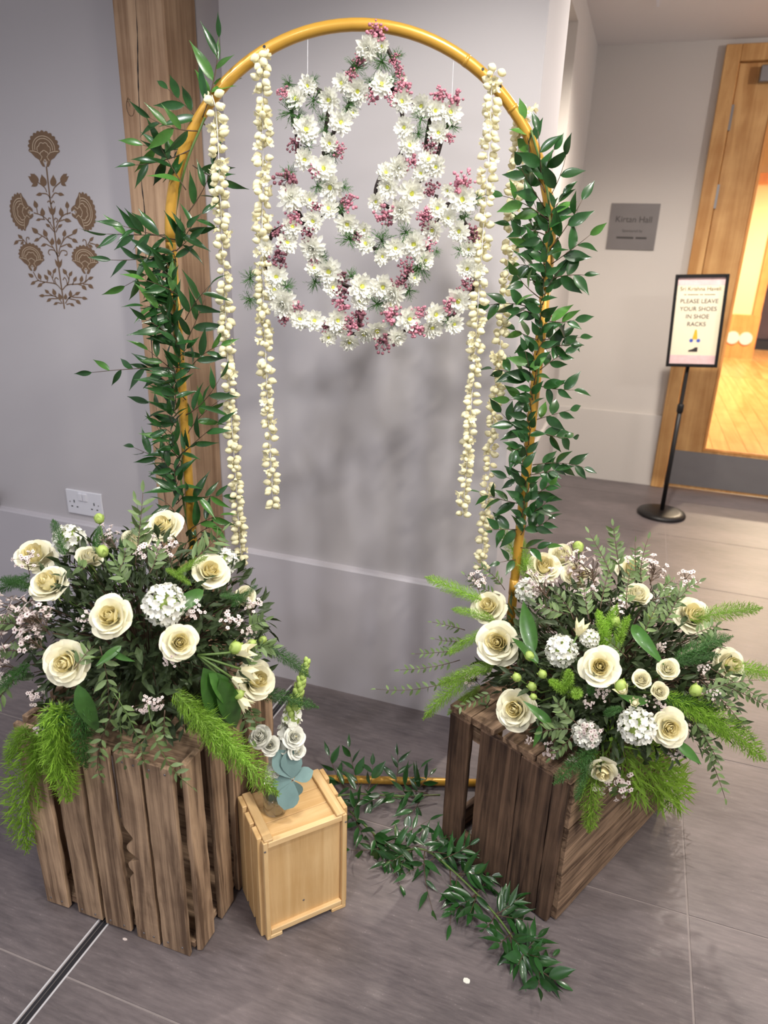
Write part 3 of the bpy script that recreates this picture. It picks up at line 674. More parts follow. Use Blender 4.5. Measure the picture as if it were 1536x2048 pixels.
ROSES = {'open': rose_set(1.0, CREAMI, CREAM), 'mid': rose_set(.55, CREAMI, CREAM), 'bud': rose_set(.15, CREAM, CREAM), 'white': rose_set(.6, WHITEP, WHITEP)}
def core_mesh():
    m = MB(); m.lathe([(.05, .10), (.12, .3), (.09, .7), (.02, .98)], 8)
    return m.mesh('rose', CREAMI, True)
ROSE_CORE = core_mesh()
CAL = MB()
CAL.lathe([(.05, -.12), (.17, -.08), (.22, .02), (.16, .12)], 8)
for k in range(5):
    a = k*1.257; d = Vector((math.cos(a), math.sin(a), .15 if k % 2 else -.5)).normalized()
    CAL.add([(-.07, .1, 0), (.07, .1, 0), (.06, .45, .02), (0, .85, -.05), (-.06, .45, .02)], [(0, 1, 2, 3, 4)], along(Vector((0, 0, 0)), d, Vector((0, 0, 1))))
CALYX = CAL.mesh('calyx', BUDG, True)
def rose(parent, p, ax, dia, kind='mid', stem=None, name='rose'):
    s = dia/2/(1.06 if kind == 'open' else .93 if kind in ('mid', 'white') else .78); M_ = facing(p-ax.normalized()*s*.45, ax, s, R.uniform(0, 6.28))
    o = put(name, ROSE_CORE, parent, M_)
    a0 = R.uniform(0, 6.28)
    for k, (n, ms) in enumerate(ROSES[kind]):
        for i in range(n):
            a = a0+k*.7+2*math.pi*i/n+R.uniform(-.15, .15)
            put('petal', ms[i % 2], o, M_ @ Matrix.Rotation(a, 4, 'Z') @ Matrix.Rotation(R.uniform(-.06, .05)*(1+k*.35), 4, 'X') @ Matrix.Scale(R.uniform(.95, 1.05), 4))
    put('calyx', CALYX, o, M_)
    if stem is not None:
        base = p-ax.normalized()*s*.5; st_ = stem
        part('stem', MB().tube(bez(base, base-ax.normalized()*(st_-base).length*.4, st_, 6), .0026, 6), STEMG, o, True)
    return o
def floret_mesh(seed):
    r = random.Random(seed); m = MB()
    for k in range(5):
        a = k*1.257+r.uniform(-.2, .2); d = Vector((math.cos(a), math.sin(a), r.uniform(.25, .9))).normalized()
        m.add([(-.1, 0, 0), (.1, 0, 0), (.36, .55, .07), (.22, .95, .0), (-.22, .95, 0), (-.36, .55, .07), (0, .55, -.05)], [(0, 1, 6), (1, 2, 6), (2, 3, 6), (3, 4, 6), (4, 5, 6), (5, 0, 6)], along(Vector((0, 0, 0)), d, Vector((0, 0, 1))))
    m.lathe([(.1, -.8), (.12, 0)], 5)
    return m.mesh('floret', WHITEP, True)
FLO = [floret_mesh(i) for i in range(3)]
BCORE = MB(); BCORE.lathe([(.05, -.7), (.42, -.45), (.6, 0), (.45, .42), (.05, .62)], 10); BCORE = BCORE.mesh('round_bloom', BUDG, True)
def round_bloom(parent, p, ax, dia, n=46):
    s = dia/2; M_ = facing(p-ax.normalized()*s*.3, ax, s); o = put('round_bloom', BCORE, parent, M_)
    for i in range(n):
        z = 1-1.55*(i+.5)/n; a = i*2.39996; rr = math.sqrt(max(0, 1-z*z)); d = Vector((rr*math.cos(a), rr*math.sin(a), z))
        put('floret', FLO[i % 3], o, M_ @ facing(d*.72, d+rv(.3), R.uniform(.24, .32), R.uniform(0, 6)))
    return o
def wax_mesh(seed):
    r = random.Random(seed); st_ = MB(); bl = MB(); ce_ = MB(); pts = []
    st_.tube([(0, 0, 0), (0, .3, .02), (.02, .6, 0)], .012, 4)
    for i in range(22):
        b0 = Vector((0, r.uniform(.1, .6), 0)); d = Vector((r.uniform(-1, 1), r.uniform(.1, 1.1), r.uniform(-.5, 1))).normalized()
        e = b0+d*r.uniform(.25, .5); st_.tube([b0, (b0+e)/2+Vector((0, .03, 0)), e], .007, 3)
        ax = (d+Vector((0, 0, .6))).normalized(); M_ = facing(e, ax, r.uniform(.068, .09), r.uniform(0, 6))
        for k in range(5):
            a = k*1.257; c = Vector((math.cos(a)*.62, math.sin(a)*.62, .12))
            bl.add([c+Vector((.42*math.cos(q*1.047), .42*math.sin(q*1.047), .05 if q % 2 else .12)) for q in range(6)], [(0, 1, 2, 3, 4, 5)], M_)
        bl.lathe([(.15, -.9), (.35, -.2), (.3, .05)], 5, M_)
        ce_.lathe([(.3, .06), (.22, .2), (.05, .22)], 5, M_)
    return st_.mesh('waxflower_sprig', STEMD), bl.mesh('blossoms', WAXP), ce_.mesh('blossom_centers', WAXC)
WX = [wax_mesh(i) for i in range(4)]
def waxflower(parent, A, B, n=None):
    d = B-A; s = d.length; M_ = along(A, d, (CAM-A).normalized()+rv(.4), s); k = R.randrange(4)
    o = put('waxflower_sprig', WX[k][0], parent, M_); put('blossoms', WX[k][1], o, M_); put('blossom_centers', WX[k][2], o, M_)
def plume(parent, A, B, lib, name='fern_plume'):
    d = B-A; put(name, R.choice(lib), parent, along(A, d, Vector((0, 0, 1))+rv(.15), d.length))
def sprig(parent, A, B, n, leaves, L, bow=None, stem_mat=STEMD, sr=.0012, name='sprig', spread=.9, pairs=False, taper=.35, start=.12):
    bow = bow if bow is not None else rv(.15)*(B-A).length
    pts = bez(A, (A+B)/2+bow, B, 8); o = part(name, MB().tube(pts, [sr*(1-.6*i/8) for i in range(9)], 4), stem_mat, parent, True)
    view = (CAM-A).normalized()
    for i in range(n):
        t = start+(1-start)*(i+.5)/n if i < n-1 else 1.0
        k = min(7, int(t*8)); f_ = t*8-k; p = pts[k].lerp(pts[k+1], f_); tan = (pts[k+1]-pts[k]).normalized()
        side = tan.cross(view).normalized(); sg_ = (1 if i % 2 else -1)
        for q in ((1, -1) if pairs and i < n-1 else (sg_,)):
            sd = side*q+view*R.uniform(-.7, .7)
            d = (tan*R.uniform(.5, .9)+sd*spread*R.uniform(.6, 1.1)+rv(.15)) if i < n-1 else tan+rv(.15)
            nn = view+rv(.8)+Vector((0, 0, .4))
            put('leaf', R.choice(leaves), o, along(p, d, nn, L*R.uniform(.75, 1.15)*(1-taper*t)))
    return o

# ------------------------------------------------------------------ hanging flower ornament
OFF = -.02
def op(x, y, off=OFF): return on_arch(480+x/2.925, 20+y/2.925, off)
orn = thing('flower_ornament', 'hanging elephant head ornament of white chrysanthemums, pink buds and fern', 'flower ornament', op(760, 1900))
WP = [[(190,1300),(150,1450),(170,1600),(250,1740),(430,1830),(640,1890),(830,1900),(1040,1860),(1240,1790),(1350,1660),(1390,1500),(1360,1330),(1290,1200)],
 [(300,1100),(400,1300),(450,1480),(560,1580),(720,1650),(860,1660),(980,1560),(1080,1450),(1130,1280),(1220,1130)],
 [(480,960),(540,1100),(650,1270),(760,1380),(900,1420),(1030,1370),(1110,1220),(1150,1080)],
 [(390,430),(300,540),(330,720),(350,860),(480,940)],[(390,430),(520,520),(510,640),(490,800),(500,940)],
 [(690,470),(610,600),(530,760),(500,940)],[(830,440),(920,520),(960,680),(960,800),(900,900),(820,980),(800,1100),(930,1190)],
 [(800,120),(700,280),(600,430),(690,480),(830,440),(960,470),(900,300),(800,120)],
 [(940,510),(1080,560),(1240,590),(1190,720),(1150,860),(1080,960),(1010,1060)],[(1120,600),(1095,740),(1080,860)],
 [(300,1100),(430,1150),(520,1160)],[(1150,1160),(1300,1110)],[(190,1300),(300,1250),(430,1240),(520,1160)],[(700,1650),(700,1880)]]
m = MB()
for pth in WP:
    m.tube(catmull([op(*q, OFF+.012) for q in pth], 5), .0042, 5)
part('wire_frame', m, WIRE, orn, True)
for x, y in ((395, 430), (1235, 590), (800, 120)):
    p = op(x, y, OFF+.01); q = Vector(p); s_ = (p-A0).dot(UA)-SC; q.z = ZS+math.sqrt(max(0, HW*HW-s_*s_))
    if (q-p).length > .02: part('hanging_thread', MB().tube([p, q+NA*(-OFF-.01)], .0004, 4), PLASTIC, orn)
CHL = [(750,225,125,1),(835,215,80),(600,430,100),(690,475,125),(830,440,120),(955,405,45),(395,445,100),(335,525,120),(525,525,120),(660,600,60),(945,535,110),(1065,560,110),(1140,590,110),(1230,600,120),(385,705,140),(590,660,120),(520,780,100),(965,690,110),(1165,720,110),(990,795,110),(375,875,110),(490,930,140),(850,955,100),(925,920,115,1),(1100,880,110),(1060,955,90),(1150,920,110),(535,1035,140),(870,1035,120),(1000,1070,140),(300,1100,145,1),(405,1110,90),(520,1165,110),(800,1120,90),(945,1175,130,1),(1215,1055,70),(1300,1110,150),(1150,1160,110),(1215,1215,90),(305,1270,110),(430,1235,110),(625,1250,120),(730,1285,80),(1130,1285,110),(1285,1295,110),(275,1360,110),(430,1395,135,1),(740,1370,110),(910,1395,110),(1025,1370,140),(830,1440,90),(1080,1465,100),(1335,1395,90),(430,1510,90),(525,1530,140),(210,1560,120),(1330,1510,110),(540,1625,100),(710,1620,140),(835,1620,130),(905,1660,120,1),(1020,1570,70),(200,1640,100),(255,1715,150,1),(1280,1700,130),(700,1700,100),(350,1810,110),(435,1820,110),(570,1815,120),(885,1720,90),(1140,1780,120),(985,1810,130),(730,1890,100),(800,1870,120),(515,1910,90),(640,1935,100),(915,1910,100,1),(1120,1850,120),(1250,1835,100),(590,1870,80),(160,1390,90),(1385,1530,95)]
for i, q in enumerate(CHL):
    p = op(q[0], q[1], OFF-.012); s = pxsize(q[2]/2.925, p)/2*1.34
    ax = -NA+Vector((R.uniform(-.45, .45), 0, R.uniform(-.3, .3)+(-.5 if q[1] > 1840 else 0)))
    M_ = facing(p, ax, s, R.uniform(0, 6)); o = put('chrysanthemum', CHP if len(q) > 3 else CH[i % 5], orn, M_)
    if len(q) == 3: put('flower_center', CCEN, o, M_)
PKL = [(800,125,95),(650,390,70),(700,290,60),(905,300,60),(935,360,60),(960,460,90),(770,510,65),(880,520,65),(255,490,65),(1160,500,80),(1240,525,95),(320,780,75,1),(590,820,70),(440,940,75),(1000,890,70),(1120,790,70,1),(1220,750,55),(280,990,115,1),(1300,1010,110),(640,1130,90),(1120,1060,80,1),(320,1210,85),(450,1150,60,1),(850,1200,105),(1075,1195,80),(1090,1250,70,1),(230,1300,85,1),(410,1310,75,1),(230,1450,95,1),(690,1330,55,1),(1105,1375,65),(1360,1310,75,1),(980,1510,85,1),(935,1585,80,1),(430,1470,50),(600,1560,65,1),(1310,1600,75,1),(600,1650,75,1),(600,1715,85),(345,1740,65),(1215,1730,85),(700,1790,100,1),(890,1790,100),(640,1840,90),(1055,1770,75),(1035,1870,85),(260,1810,55,1),(840,1940,95,1),(500,1860,55,1),(1100,1190,60)]
for i, q in enumerate(PKL):
    p = op(q[0], q[1], OFF-.011); s = pxsize(q[2]/2.925, p)/2*1.48; k = (4+i % 3) if len(q) > 3 else i % 4
    M_ = facing(p, -NA+rv(.4), s, R.uniform(0, 6)); o = put('filler_sprig', PK[k][1], orn, M_); put('pink_buds', PK[k][0], o, M_)
TFL = [(290,430,65),(430,410,45),(300,600,95),(430,530,85),(340,620,70),(830,300,85),(680,340,85),(920,270,55),(890,400,65),(640,560,75),(1060,640,75),(1240,680,65),(1040,720,65),(400,800,65),(550,840,65),(285,950,65),(450,1030,65),(610,1040,55),(600,1170,65),(1380,1110,65),(1320,1210,65),(640,1340,85),(830,1350,95),(970,1300,80),(480,1450,65),(1150,1405,45),(1290,1410,65),(440,1590,75),(650,1560,65),(1050,1500,95),(990,1640,65),(60,1570,75),(60,1690,75),(270,1620,65),(800,1720,85),(1210,1820,60),(900,1830,50),(480,640,50),(500,700,50),(760,420,50)]
for i, q in enumerate(TFL):
    p = op(q[0], q[1], OFF-.010); s = pxsize(q[2]/2.925, p)/2*2.2
    put('fern_tuft', TF[i % 4], orn, facing(p, -NA+rv(.5), s, R.uniform(0, 6)))

# ------------------------------------------------------------------ garlands
def garland(px, off, label, seed, dens=1.0):
    r = random.Random(seed); P = catmull([on_arch(x, y, off) for x, y in px], 10)
    g = thing('flower_garland', label, 'garland', P[-1], group='ivory bud garlands on the gold arch')
    # loop over the tube at the top
    top = P[0]; part('thread', MB().tube(P, .0008, 4), PLASTIC, g)
    L = [0]
    for a_, b_ in zip(P, P[1:]): L.append(L[-1]+(b_-a_).length)
    step = .0072/dens; s = 0; i = 0; k = 0
    while s < L[-1]:
        while k < len(P)-2 and L[k+1] < s: k += 1
        p = P[k].lerp(P[k+1], (s-L[k])/(L[k+1]-L[k])); a = i*2.1+r.uniform(-.5, .5); dn = (P[k+1]-P[k]).normalized()
        fat = 1.25 if s < .22 or .45 < s/L[-1] < .6 and seed % 2 else 1.0
        for q in range(2 if r.random() < .62*dens*fat else 1):
            a2 = a+q*2.6+r.uniform(-.6, .6); e = (UA*math.cos(a2)-NA*math.sin(a2)); d = e+dn*r.uniform(-.45, .8)
            bm_ = GB[3] if r.random() < (.24 if fat > 1 else .1) else GB[r.randrange(3)]
            sz = r.uniform(.015, .0215)
            put('bud', bm_, g, facing(p+e*r.uniform(.001, .004)*fat, d, sz, r.uniform(0, 6)))
        s += step*r.uniform(.75, 1.25); i += 1
    return g
garland([(514, 108), (520, 112), (524, 150), (526, 300), (524, 420), (526, 560), (535, 800), (547, 1018)], -.03, 'ivory bud garland hanging inside the arch, left of the flower ornament', 1)
garland([(424, 190), (432, 225), (438, 330), (446, 520), (458, 760), (470, 940), (483, 1128)], -.022, 'long ivory bud garland on the left shoulder of the arch, against the oak post', 2)
garland([(992, 140), (984, 165), (978, 300), (962, 520), (946, 760), (925, 1036)], -.03, 'ivory bud garland hanging inside the arch, right of the flower ornament', 3)
garland([(1056, 218), (1042, 250), (1033, 340), (1016, 520), (996, 740), (978, 950), (962, 1138)], .03, 'long ivory bud garland on the right shoulder of the arch, above the right arrangement', 4, .95)

# ------------------------------------------------------------------ leafy vines on the arch legs
def vine(name_label, base, stems, sprs, leaves, leaves2, L, seed, dense=()):
    global R
    R = random.Random(seed)
    v = thing('ruscus_vine', name_label, 'vine', base)
    for pts in stems: part('main_stem', MB().tube(catmull(pts, 5), .0022, 6), STEMG, v, True)
    for (A, B, n) in sprs: sprig(v, A, B, n, leaves+(leaves2 if R.random() < .5 else []), L, sr=.0013, spread=.75)
    for (A, B, n) in dense: sprig(v, A, B, n, leaves, L*.9, sr=.0013, spread=1.0)
    return v
def ap(x, y, o=-.02): return on_arch(x, y, o)
Ls = [((405,235),(438,75),6),((412,215),(436,120),3),((410,250),(336,178),5),((395,262),(300,236),6),((388,290),(286,290),6),((380,300),(272,330),6),((372,380),(322,296),5),((385,330),(440,360),3),((360,470),(214,468),8),((352,480),(246,452),6),((352,500),(222,520),6),((350,520),(250,572),6),((372,430),(424,330),5),((362,490),(404,428),5),((365,600),(290,560),5),((362,640),(288,612),6),((370,690),(412,590),6),((370,640),(420,570),5),((370,735),(184,745),7),((366,700),(292,640),5),((375,745),(442,690),6),((366,760),(296,700),5),((372,800),(300,742),5),((372,830),(440,756),6),((370,862),(298,806),5),((374,870),(440,800),5),((368,905),(436,846),5),((362,935),(268,895),6),((368,930),(312,850),4),((372,1000),(446,992),6),((378,1060),(440,1030),5),((368,990),(336,930),4),((385,1085),(448,1050),5)]
Ld = [((352,480+i*22),(340+R.uniform(-22, 40),455+i*22),4) for i in range(27)]
vine('long green ruscus vine wound around the left leg of the gold arch', ap(380, 1080, 0),
     [[ap(382, 1085, .012), ap(362, 960, -.015), ap(372, 850, .012), ap(358, 700, -.015), ap(352, 560, -.014), ap(350, 440, .012), ap(372, 330, -.016), ap(410, 235, -.016)]],
     [(ap(*a, R.uniform(-.02, 0)), ap(*b, R.uniform(-.09, .03)), n) for a, b, n in Ls], RUS, RUS2, .078, 11, [(ap(*a, -.016), ap(*b, R.uniform(-.06, -.02)), n) for a, b, n in Ld])
Rs = [((1060,320),(1050,238),4),((1082,350),(1076,262),3),((1090,385),(1062,330),4),((1090,380),(1108,300),3),((1096,400),(1132,310),3),((1096,440),(1006,392),5),((1092,420),(1040,330),4),((1090,470),(1020,450),5),((1095,470),(1066,400),4),((1096,480),(1126,390),3),((1100,500),(1164,400),4),((1088,520),(1040,470),4),((1100,530),(1180,470),5),((1085,540),(1040,530),5),((1095,560),(1168,550),5),((1085,600),(1034,550),4),((1080,620),(980,610),6),((1085,610),(1120,540),4),((1080,640),(1040,620),4),((1090,640),(1150,640),5),((1085,680),(1160,675),5),((1075,680),(1030,660),4),((1085,700),(1140,690),4),((1070,760),(984,738),6),((1080,740),(1130,705),5),((1075,770),(1148,780),6),((1065,760),(1050,700),4),((1066,800),(1020,800),3),((1070,840),(1140,820),5),((1062,870),(1002,825),5),((1070,860),(1146,875),6),((1060,890),(1024,900),4),((1065,930),(1168,935),7),((1058,960),(1014,955),4),((1060,950),(1110,940),5),((1052,1010),(960,985),6),((1056,1000),(1100,970),5),((1050,1030),(1092,1005),5),((1046,1060),(984,1060),5),((1050,1060),(1096,1040),5),((1040,1095),(1094,1095),4),((1034,1120),(1000,1125),3)]
Rd = [((1096-i*2.6,440+i*30),(1092-i*2.6+R.uniform(-20, 26),405+i*30),4) for i in range(22)]
vr = vine('green ruscus vine climbing the right leg of the gold arch', ap(1030, 1130, 0),
     [[ap(1030, 1120, .012), ap(1052, 1000, -.016), ap(1056, 880, .012), ap(1076, 760, -.016), ap(1080, 620, .012), ap(1098, 480, -.016), ap(1094, 380, -.016), ap(1062, 260, -.016)]],
     [(ap(*a, R.uniform(-.02, 0)), ap(*b, R.uniform(-.08, .03)), n) for a, b, n in Rs], RUSW, RUSW2, .059, 12, [(ap(*a, -.016), ap(*b, R.uniform(-.06, -.02)), n) for a, b, n in Rd])
for k in range(5):  # small red bits among the leaves
    p = ap(1102+R.uniform(-5, 7), 640+R.uniform(-16, 18), .0)
    put('red_bit', leaf_mesh('red_bit', RED, .5, 3, .3, .1), vr, along(p, rv(1), -NA, .016))

# greenery lying on the floor
def floor_vine(label, pix, sprs, seed, base):
    global R
    R = random.Random(seed)
    v = thing('floor_vine', label, 'vine', base)
    part('main_stem', MB().tube(catmull([on_z(x, y, z) for x, y, z in pix], 5), .0024, 6), STEMG, v, True)
    for (a, b, n, z0, z1) in sprs: sprig(v, on_z(*a, z0), on_z(*b, z1), n, RUS+RUS+RUSW[:1], .064, sr=.0013, spread=.75)
    return v
S1 = [((690,1585),(658,1512),5,.02,.07),((720,1578),(698,1495),6,.02,.10),((735,1580),(745,1530),4,.03,.08),((790,1575),(795,1512),5,.03,.09),((800,1580),(842,1535),4,.02,.07),((850,1585),(790,1600),5,.02,.03),((880,1590),(700,1600),8,.02,.02),((860,1590),(760,1590),6,.02,.05),((760,1595),(690,1620),5,.02,.02),((840,1600),(800,1640),4,.02,.015),((740,1590),(670,1560),5,.03,.05),((830,1585),(860,1550),4,.02,.05)]
floor_vine('ruscus strand lying over the base bar of the gold arch', [(668, 1592, .03), (720, 1588, .03), (800, 1592, .03), (880, 1590, .02)], S1, 21, on_z(780, 1590))
S2 = []
PT = [(705,1625),(745,1665),(775,1695),(830,1695),(870,1715),(915,1750),(955,1785),(990,1830),(1020,1870),(1050,1905),(1080,1940)]
r2 = random.Random(5)
for i, (x, y) in enumerate(PT):
    for k in range(4 if 2 < i < 9 else 3):
        an = r2.uniform(-1.9, 1.9)+.75; ln = r2.uniform(40, 75)*(1 if i < 8 else .6)
        S2.append(((x, y), (x+ln*math.cos(an), y+ln*math.sin(an)*.8), 5, .02, r2.uniform(.006, .06)))
S2 += [((1060,1920),(1112,1962),6,.02,.006),((880,1720),(940,1690),6,.03,.08),((840,1700),(930,1710),6,.03,.05),((900,1740),(900,1850),5,.02,.004),((850,1700),(865,1820),5,.02,.004),((760,1690),(800,1770),4,.02,.004),((730,1650),(690,1620),4,.02,.03),((770,1690),(860,1640),5,.03,.07),((790,1690),(700,1700),4,.02,.01)]
floor_vine('thick ruscus strand trailing over the floor beside the right crate', [(700, 1622, .02), (745, 1665, .02), (790, 1700, .02), (850, 1700, .025), (915, 1750, .025), (990, 1828, .02), (1040, 1895, .015), (1085, 1942, .008)], S2, 22, on_z(900, 1740))

# ------------------------------------------------------------------ crates and box
def plank(name, parent, x0, x1, y0, y1, z0, z1, mat, seed, jit=.0016, notch=None, N=10, bevel=.0012):
    """box in the parent's frame, long axis subdivided, sawn edges uneven"""
    r = random.Random(seed); dims = (x1-x0, y1-y0, z1-z0); ax = dims.index(max(dims)); lo = (x0, y0, z0); hi = (x1, y1, z1)
    o1, o2 = [i for i in range(3) if i != ax]; vs = []; N = 90 if notch else N
    jit = jit*.2 if notch else jit
    ends = [[r.uniform(-jit, jit)*1.5 for _ in range(4)] for _ in (0, 1)]
    for i in range(N+1):
        t = i/N
        for k, (a_, b_) in enumerate(((0, 0), (1, 0), (1, 1), (0, 1))):
            v = [0, 0, 0]; v[ax] = lo[ax]+t*(hi[ax]-lo[ax])
            if i == 0: v[ax] += abs(ends[0][k])
            if i == N: v[ax] -= abs(ends[1][k])
            v[o1] = (hi if a_ else lo)[o1]+r.uniform(-jit, jit)*(.7 if dims[o1] > dims[o2] else .3)
            v[o2] = (hi if b_ else lo)[o2]+r.uniform(-jit, jit)*(.7 if dims[o2] > dims[o1] else .3)
            if notch and a_ == 0: v[o1] += notch(t)
            vs.append(v)
    fs = [(4*i+k, 4*i+(k+1) % 4, 4*i+4+(k+1) % 4, 4*i+4+k) for i in range(N) for k in range(4)]+[(3, 2, 1, 0), tuple(4*N+k for k in range(4))]
    return part(name, MB().add(vs, fs), mat, parent, False, False, bevel)
def nails(parent, pts, ax):
    m = MB()
    for p in pts: m.lathe([(.0026, 0), (.0020, .0009)], 7, facing(Vector(p), Vector(ax)))
    part('nail_heads', m, STEELD, parent, False, False)
HL = .49; OX, OY = -1.058, .868
cl = thing('slatted_crate', 'weathered brown slatted wooden crate standing on end under the left flowers', 'crate', (OX, OY, 0))
notch = lambda t: (.020*math.exp(-((t-.575)/.035)**2)+.030*math.exp(-((t-.47)/.022)**2)+.012*math.exp(-((t-.38)/.02)**2))
for i, (a, b) in enumerate(((0, .062), (.087, .151), (.161, .227), (.241, .298), (.306, .37))):
    plank('slat', cl, a, b, -.009, .002, R.uniform(0, .006), HL-R.uniform(0, .008), OLDZ, 40+i, .0022, notch if i == 3 else None)
for i, (a, b) in enumerate(((.004, .058), (.082, .138), (.157, .212), (.232, .292), (.305, .345))):
    plank('slat', cl, .377, .389, a+.005, b, R.uniform(0, .006), HL-R.uniform(0, .008), OLDZ, 50+i, .002)
    plank('slat', cl, -.006, .010, a+.014, b+.004, .002, HL-R.uniform(0, .01), OLDZ, 60+i, .002)
for i in range(5): plank('slat', cl, .012+.073*i, .07+.073*i, .345, .361, .002, HL-.004, OLDZ, 70+i, .002)
for z, nm in ((.012, 'end_board'), (HL-.030, 'end_board')):
    for k, (a, b) in enumerate(((.012, .125), (.128, .24), (.243, .343))):
        plank(nm, cl, .012, .376, a-.008, b, z, z+.017, OLDX, 80+k, .0016)
nails(cl, [(x, -.0095, z) for x in (.015, .045, .10, .135, .175, .21, .26, .285, .32, .355) for z in (.02, HL-.022)], (0, -1, 0))

ANG = math.atan2(.893, .45)
cr_ = thing('plank_crate', 'dark brown planked wooden crate under the right flowers', 'crate', (.003, 1.209, 0), ANG)
HR = .392
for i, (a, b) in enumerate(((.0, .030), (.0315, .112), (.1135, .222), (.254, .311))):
    plank('plank', cr_, -.008, .010, a, b, .003 if i < 3 else .0, HR-.004*(i % 2), DARKZ_SHADED, 90+i, .0013)
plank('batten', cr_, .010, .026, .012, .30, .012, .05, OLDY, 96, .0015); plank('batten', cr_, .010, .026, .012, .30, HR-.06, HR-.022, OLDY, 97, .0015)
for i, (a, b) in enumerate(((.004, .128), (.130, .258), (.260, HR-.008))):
    plank('plank', cr_, .0105, .52+.006*i, -.012+.002*i, .010, a, b, DARKX_LIT, 100+i, .0022)
for i, (a, b) in enumerate(((.0, .055), (.325, HR-.008))): plank('plank', cr_, .012, .53, .302, .318, a, b, DARKX_LIT, 110+i, .002)
for i, (a, b) in enumerate(((-.006, .078), (.081, .165), (.190, .252), (.255, .318))): plank('top_plank', cr_, -.004, .53, a, b, HR-.006, HR+.012, DARKX_LIT, 120+i, .002)
for i, (a, b) in enumerate(((.012, .10), (.105, .20), (.205, .30))): plank('plank', cr_, .512, .530, a, b, .004, HR-.008, DARKZ_SHADED, 130+i, .0015)

BA = math.atan2(.736, .677)
bx = thing('pine_box', 'small pale pine box with a recessed front panel, standing between the crates', 'box', (-.556, .949, 0), BA)
BW, BD, BH = .185, .148, .268
plank('front_panel', bx, .009, BW-.009, .008, .014, .012, BH-.012, PINEZ, 140, .0003)
for i, (a, b, z0, z1, mt) in enumerate(((0, .010, 0, BH, PINEZ), (BW-.010, BW, 0, BH, PINEZ))): plank('frame_stile', bx, a, b, -.002, .012, z0, z1, mt, 150+i, .0004)
plank('frame_rail', bx, .010, BW-.010, -.001, .012, BH-.016, BH-.002, PINEX, 155, .0004); plank('frame_rail', bx, .010, BW-.010, -.001, .012, .010, .024, PINEX, 156, .0004)
for i, y0 in enumerate((.0125, .060, .108)):
    for s in (0, 1):
        x0 = -.008 if s == 0 else BW-.002
        plank('side_slat', bx, x0, x0+.010, y0, y0+.036, .004*(i % 2), BH+.004-.003*(i % 2), PINEZ, 160+i+10*s, .0005)
plank('side_panel', bx, .002, .008, .012, BD, .006, BH-.006, PINEZ, 181, .0003); plank('side_panel', bx, BW-.008, BW-.0025, .012, BD, .006, BH-.006, PINEZ, 182, .0003)
for i, (a, b) in enumerate(((.002, .052), (.053, .100), (.101, BD))): plank('top_board', bx, .004, BW-.004, a, b, BH-.014, BH-.004, PINEX, 183+i, .0003)
plank('top_rail', bx, .003, .022, .0, BD, BH-.006, BH+.004, PINEY, 190, .0004); plank('top_rail', bx, BW-.023, BW-.003, .0, BD, BH-.006, BH+.004, PINEY, 191, .0004)
plank('back_panel', bx, .006, BW-.006, BD-.010, BD-.003, .006, BH-.014, PINEZ, 192, .0003)
plank('foot', bx, .0, .035, -.002, .010, 0, .010, PINEX, 193, .0003); plank('foot', bx, BW-.035, BW, -.002, .010, 0, .010, PINEX, 194, .0003)
nails(bx, [(.088, .0078, .062), (.003, -.003, BH-.02), (BW-.003, -.003, BH-.02)], (0, -1, 0))

# ------------------------------------------------------------------ glass jar with stems
R = random.Random(31)
ZB = BH-.004+.0005
J = on_z(551, 1619, ZB)
jar = thing('glass_jar', 'small clear glass jar standing on the pine box', 'jar', J)
TJ = Matrix.Translation(J)
part('glass_wall', MB().lathe([(.001, .0), (.023, .0), (.0255, .005), (.0255, .052), (.021, .060), (.021, .066), (.0195, .066), (.0195, .060), (.0238, .052), (.0238, .006), (.001, .004)], 28, TJ, False), JARG, jar, True)
part('water', MB().lathe([(.001, .0045), (.0235, .0065), (.0235, .040), (.001, .040)], 24, TJ, False), WATER, jar, True)
def jd(px, py, dd=0): return at_depth(px, py, depth(J)+dd)
JT = J+Vector((0, 0, .06)); JB = J+Vector((.004, 0, .010))
sn = thing('snapdragon_stem', 'tall white and green snapdragon spike in the glass jar', 'flower', JB)
T = jd(613, 1326, -.05); sp_ = bez(JB, JT+Vector((.0, .0, .03)), T, 14)
part('stem', MB().tube(sp_, [.0024*(1-.5*i/14) for i in range(15)], 6), STEMG, sn, True)
SNF = MB()
for k in range(6):
    a = k*1.047; d = Vector((math.cos(a), math.sin(a), .35 if k % 2 else .9)).normalized()
    SNF.add([(-.16, 0, 0), (.16, 0, 0), (.42, .5, .12), (.3, .95, .0), (0, 1.05, -.12), (-.3, .95, 0), (-.42, .5, .12), (0, .5, -.08)], [(0, 1, 7), (1, 2, 7), (2, 3, 7), (3, 4, 7), (4, 5, 7), (5, 6, 7), (6, 0, 7)], along(Vector((0, 0, .3)), d, Vector((0, 0, 1)), .75))
SNF.lathe([(.1, -.3), (.24, 0), (.34, .35)], 8)
SNF = SNF.mesh('floret', WHITEP, True)
SNB = bud_mesh('bud', BUDG)
for i in range(40):
    t = .33+.45*i/39; k = min(13, int(t*14)); p = sp_[k].lerp(sp_[k+1], t*14-k); a = i*2.4
    tan = (sp_[k+1]-sp_[k]).normalized(); e = (RT*math.cos(a)-FW*math.sin(a))
    put('floret', SNF, sn, facing(p+e*.008, e+tan*.45+rv(.25), .030*(1.25-.95*t), R.uniform(0, 6)))
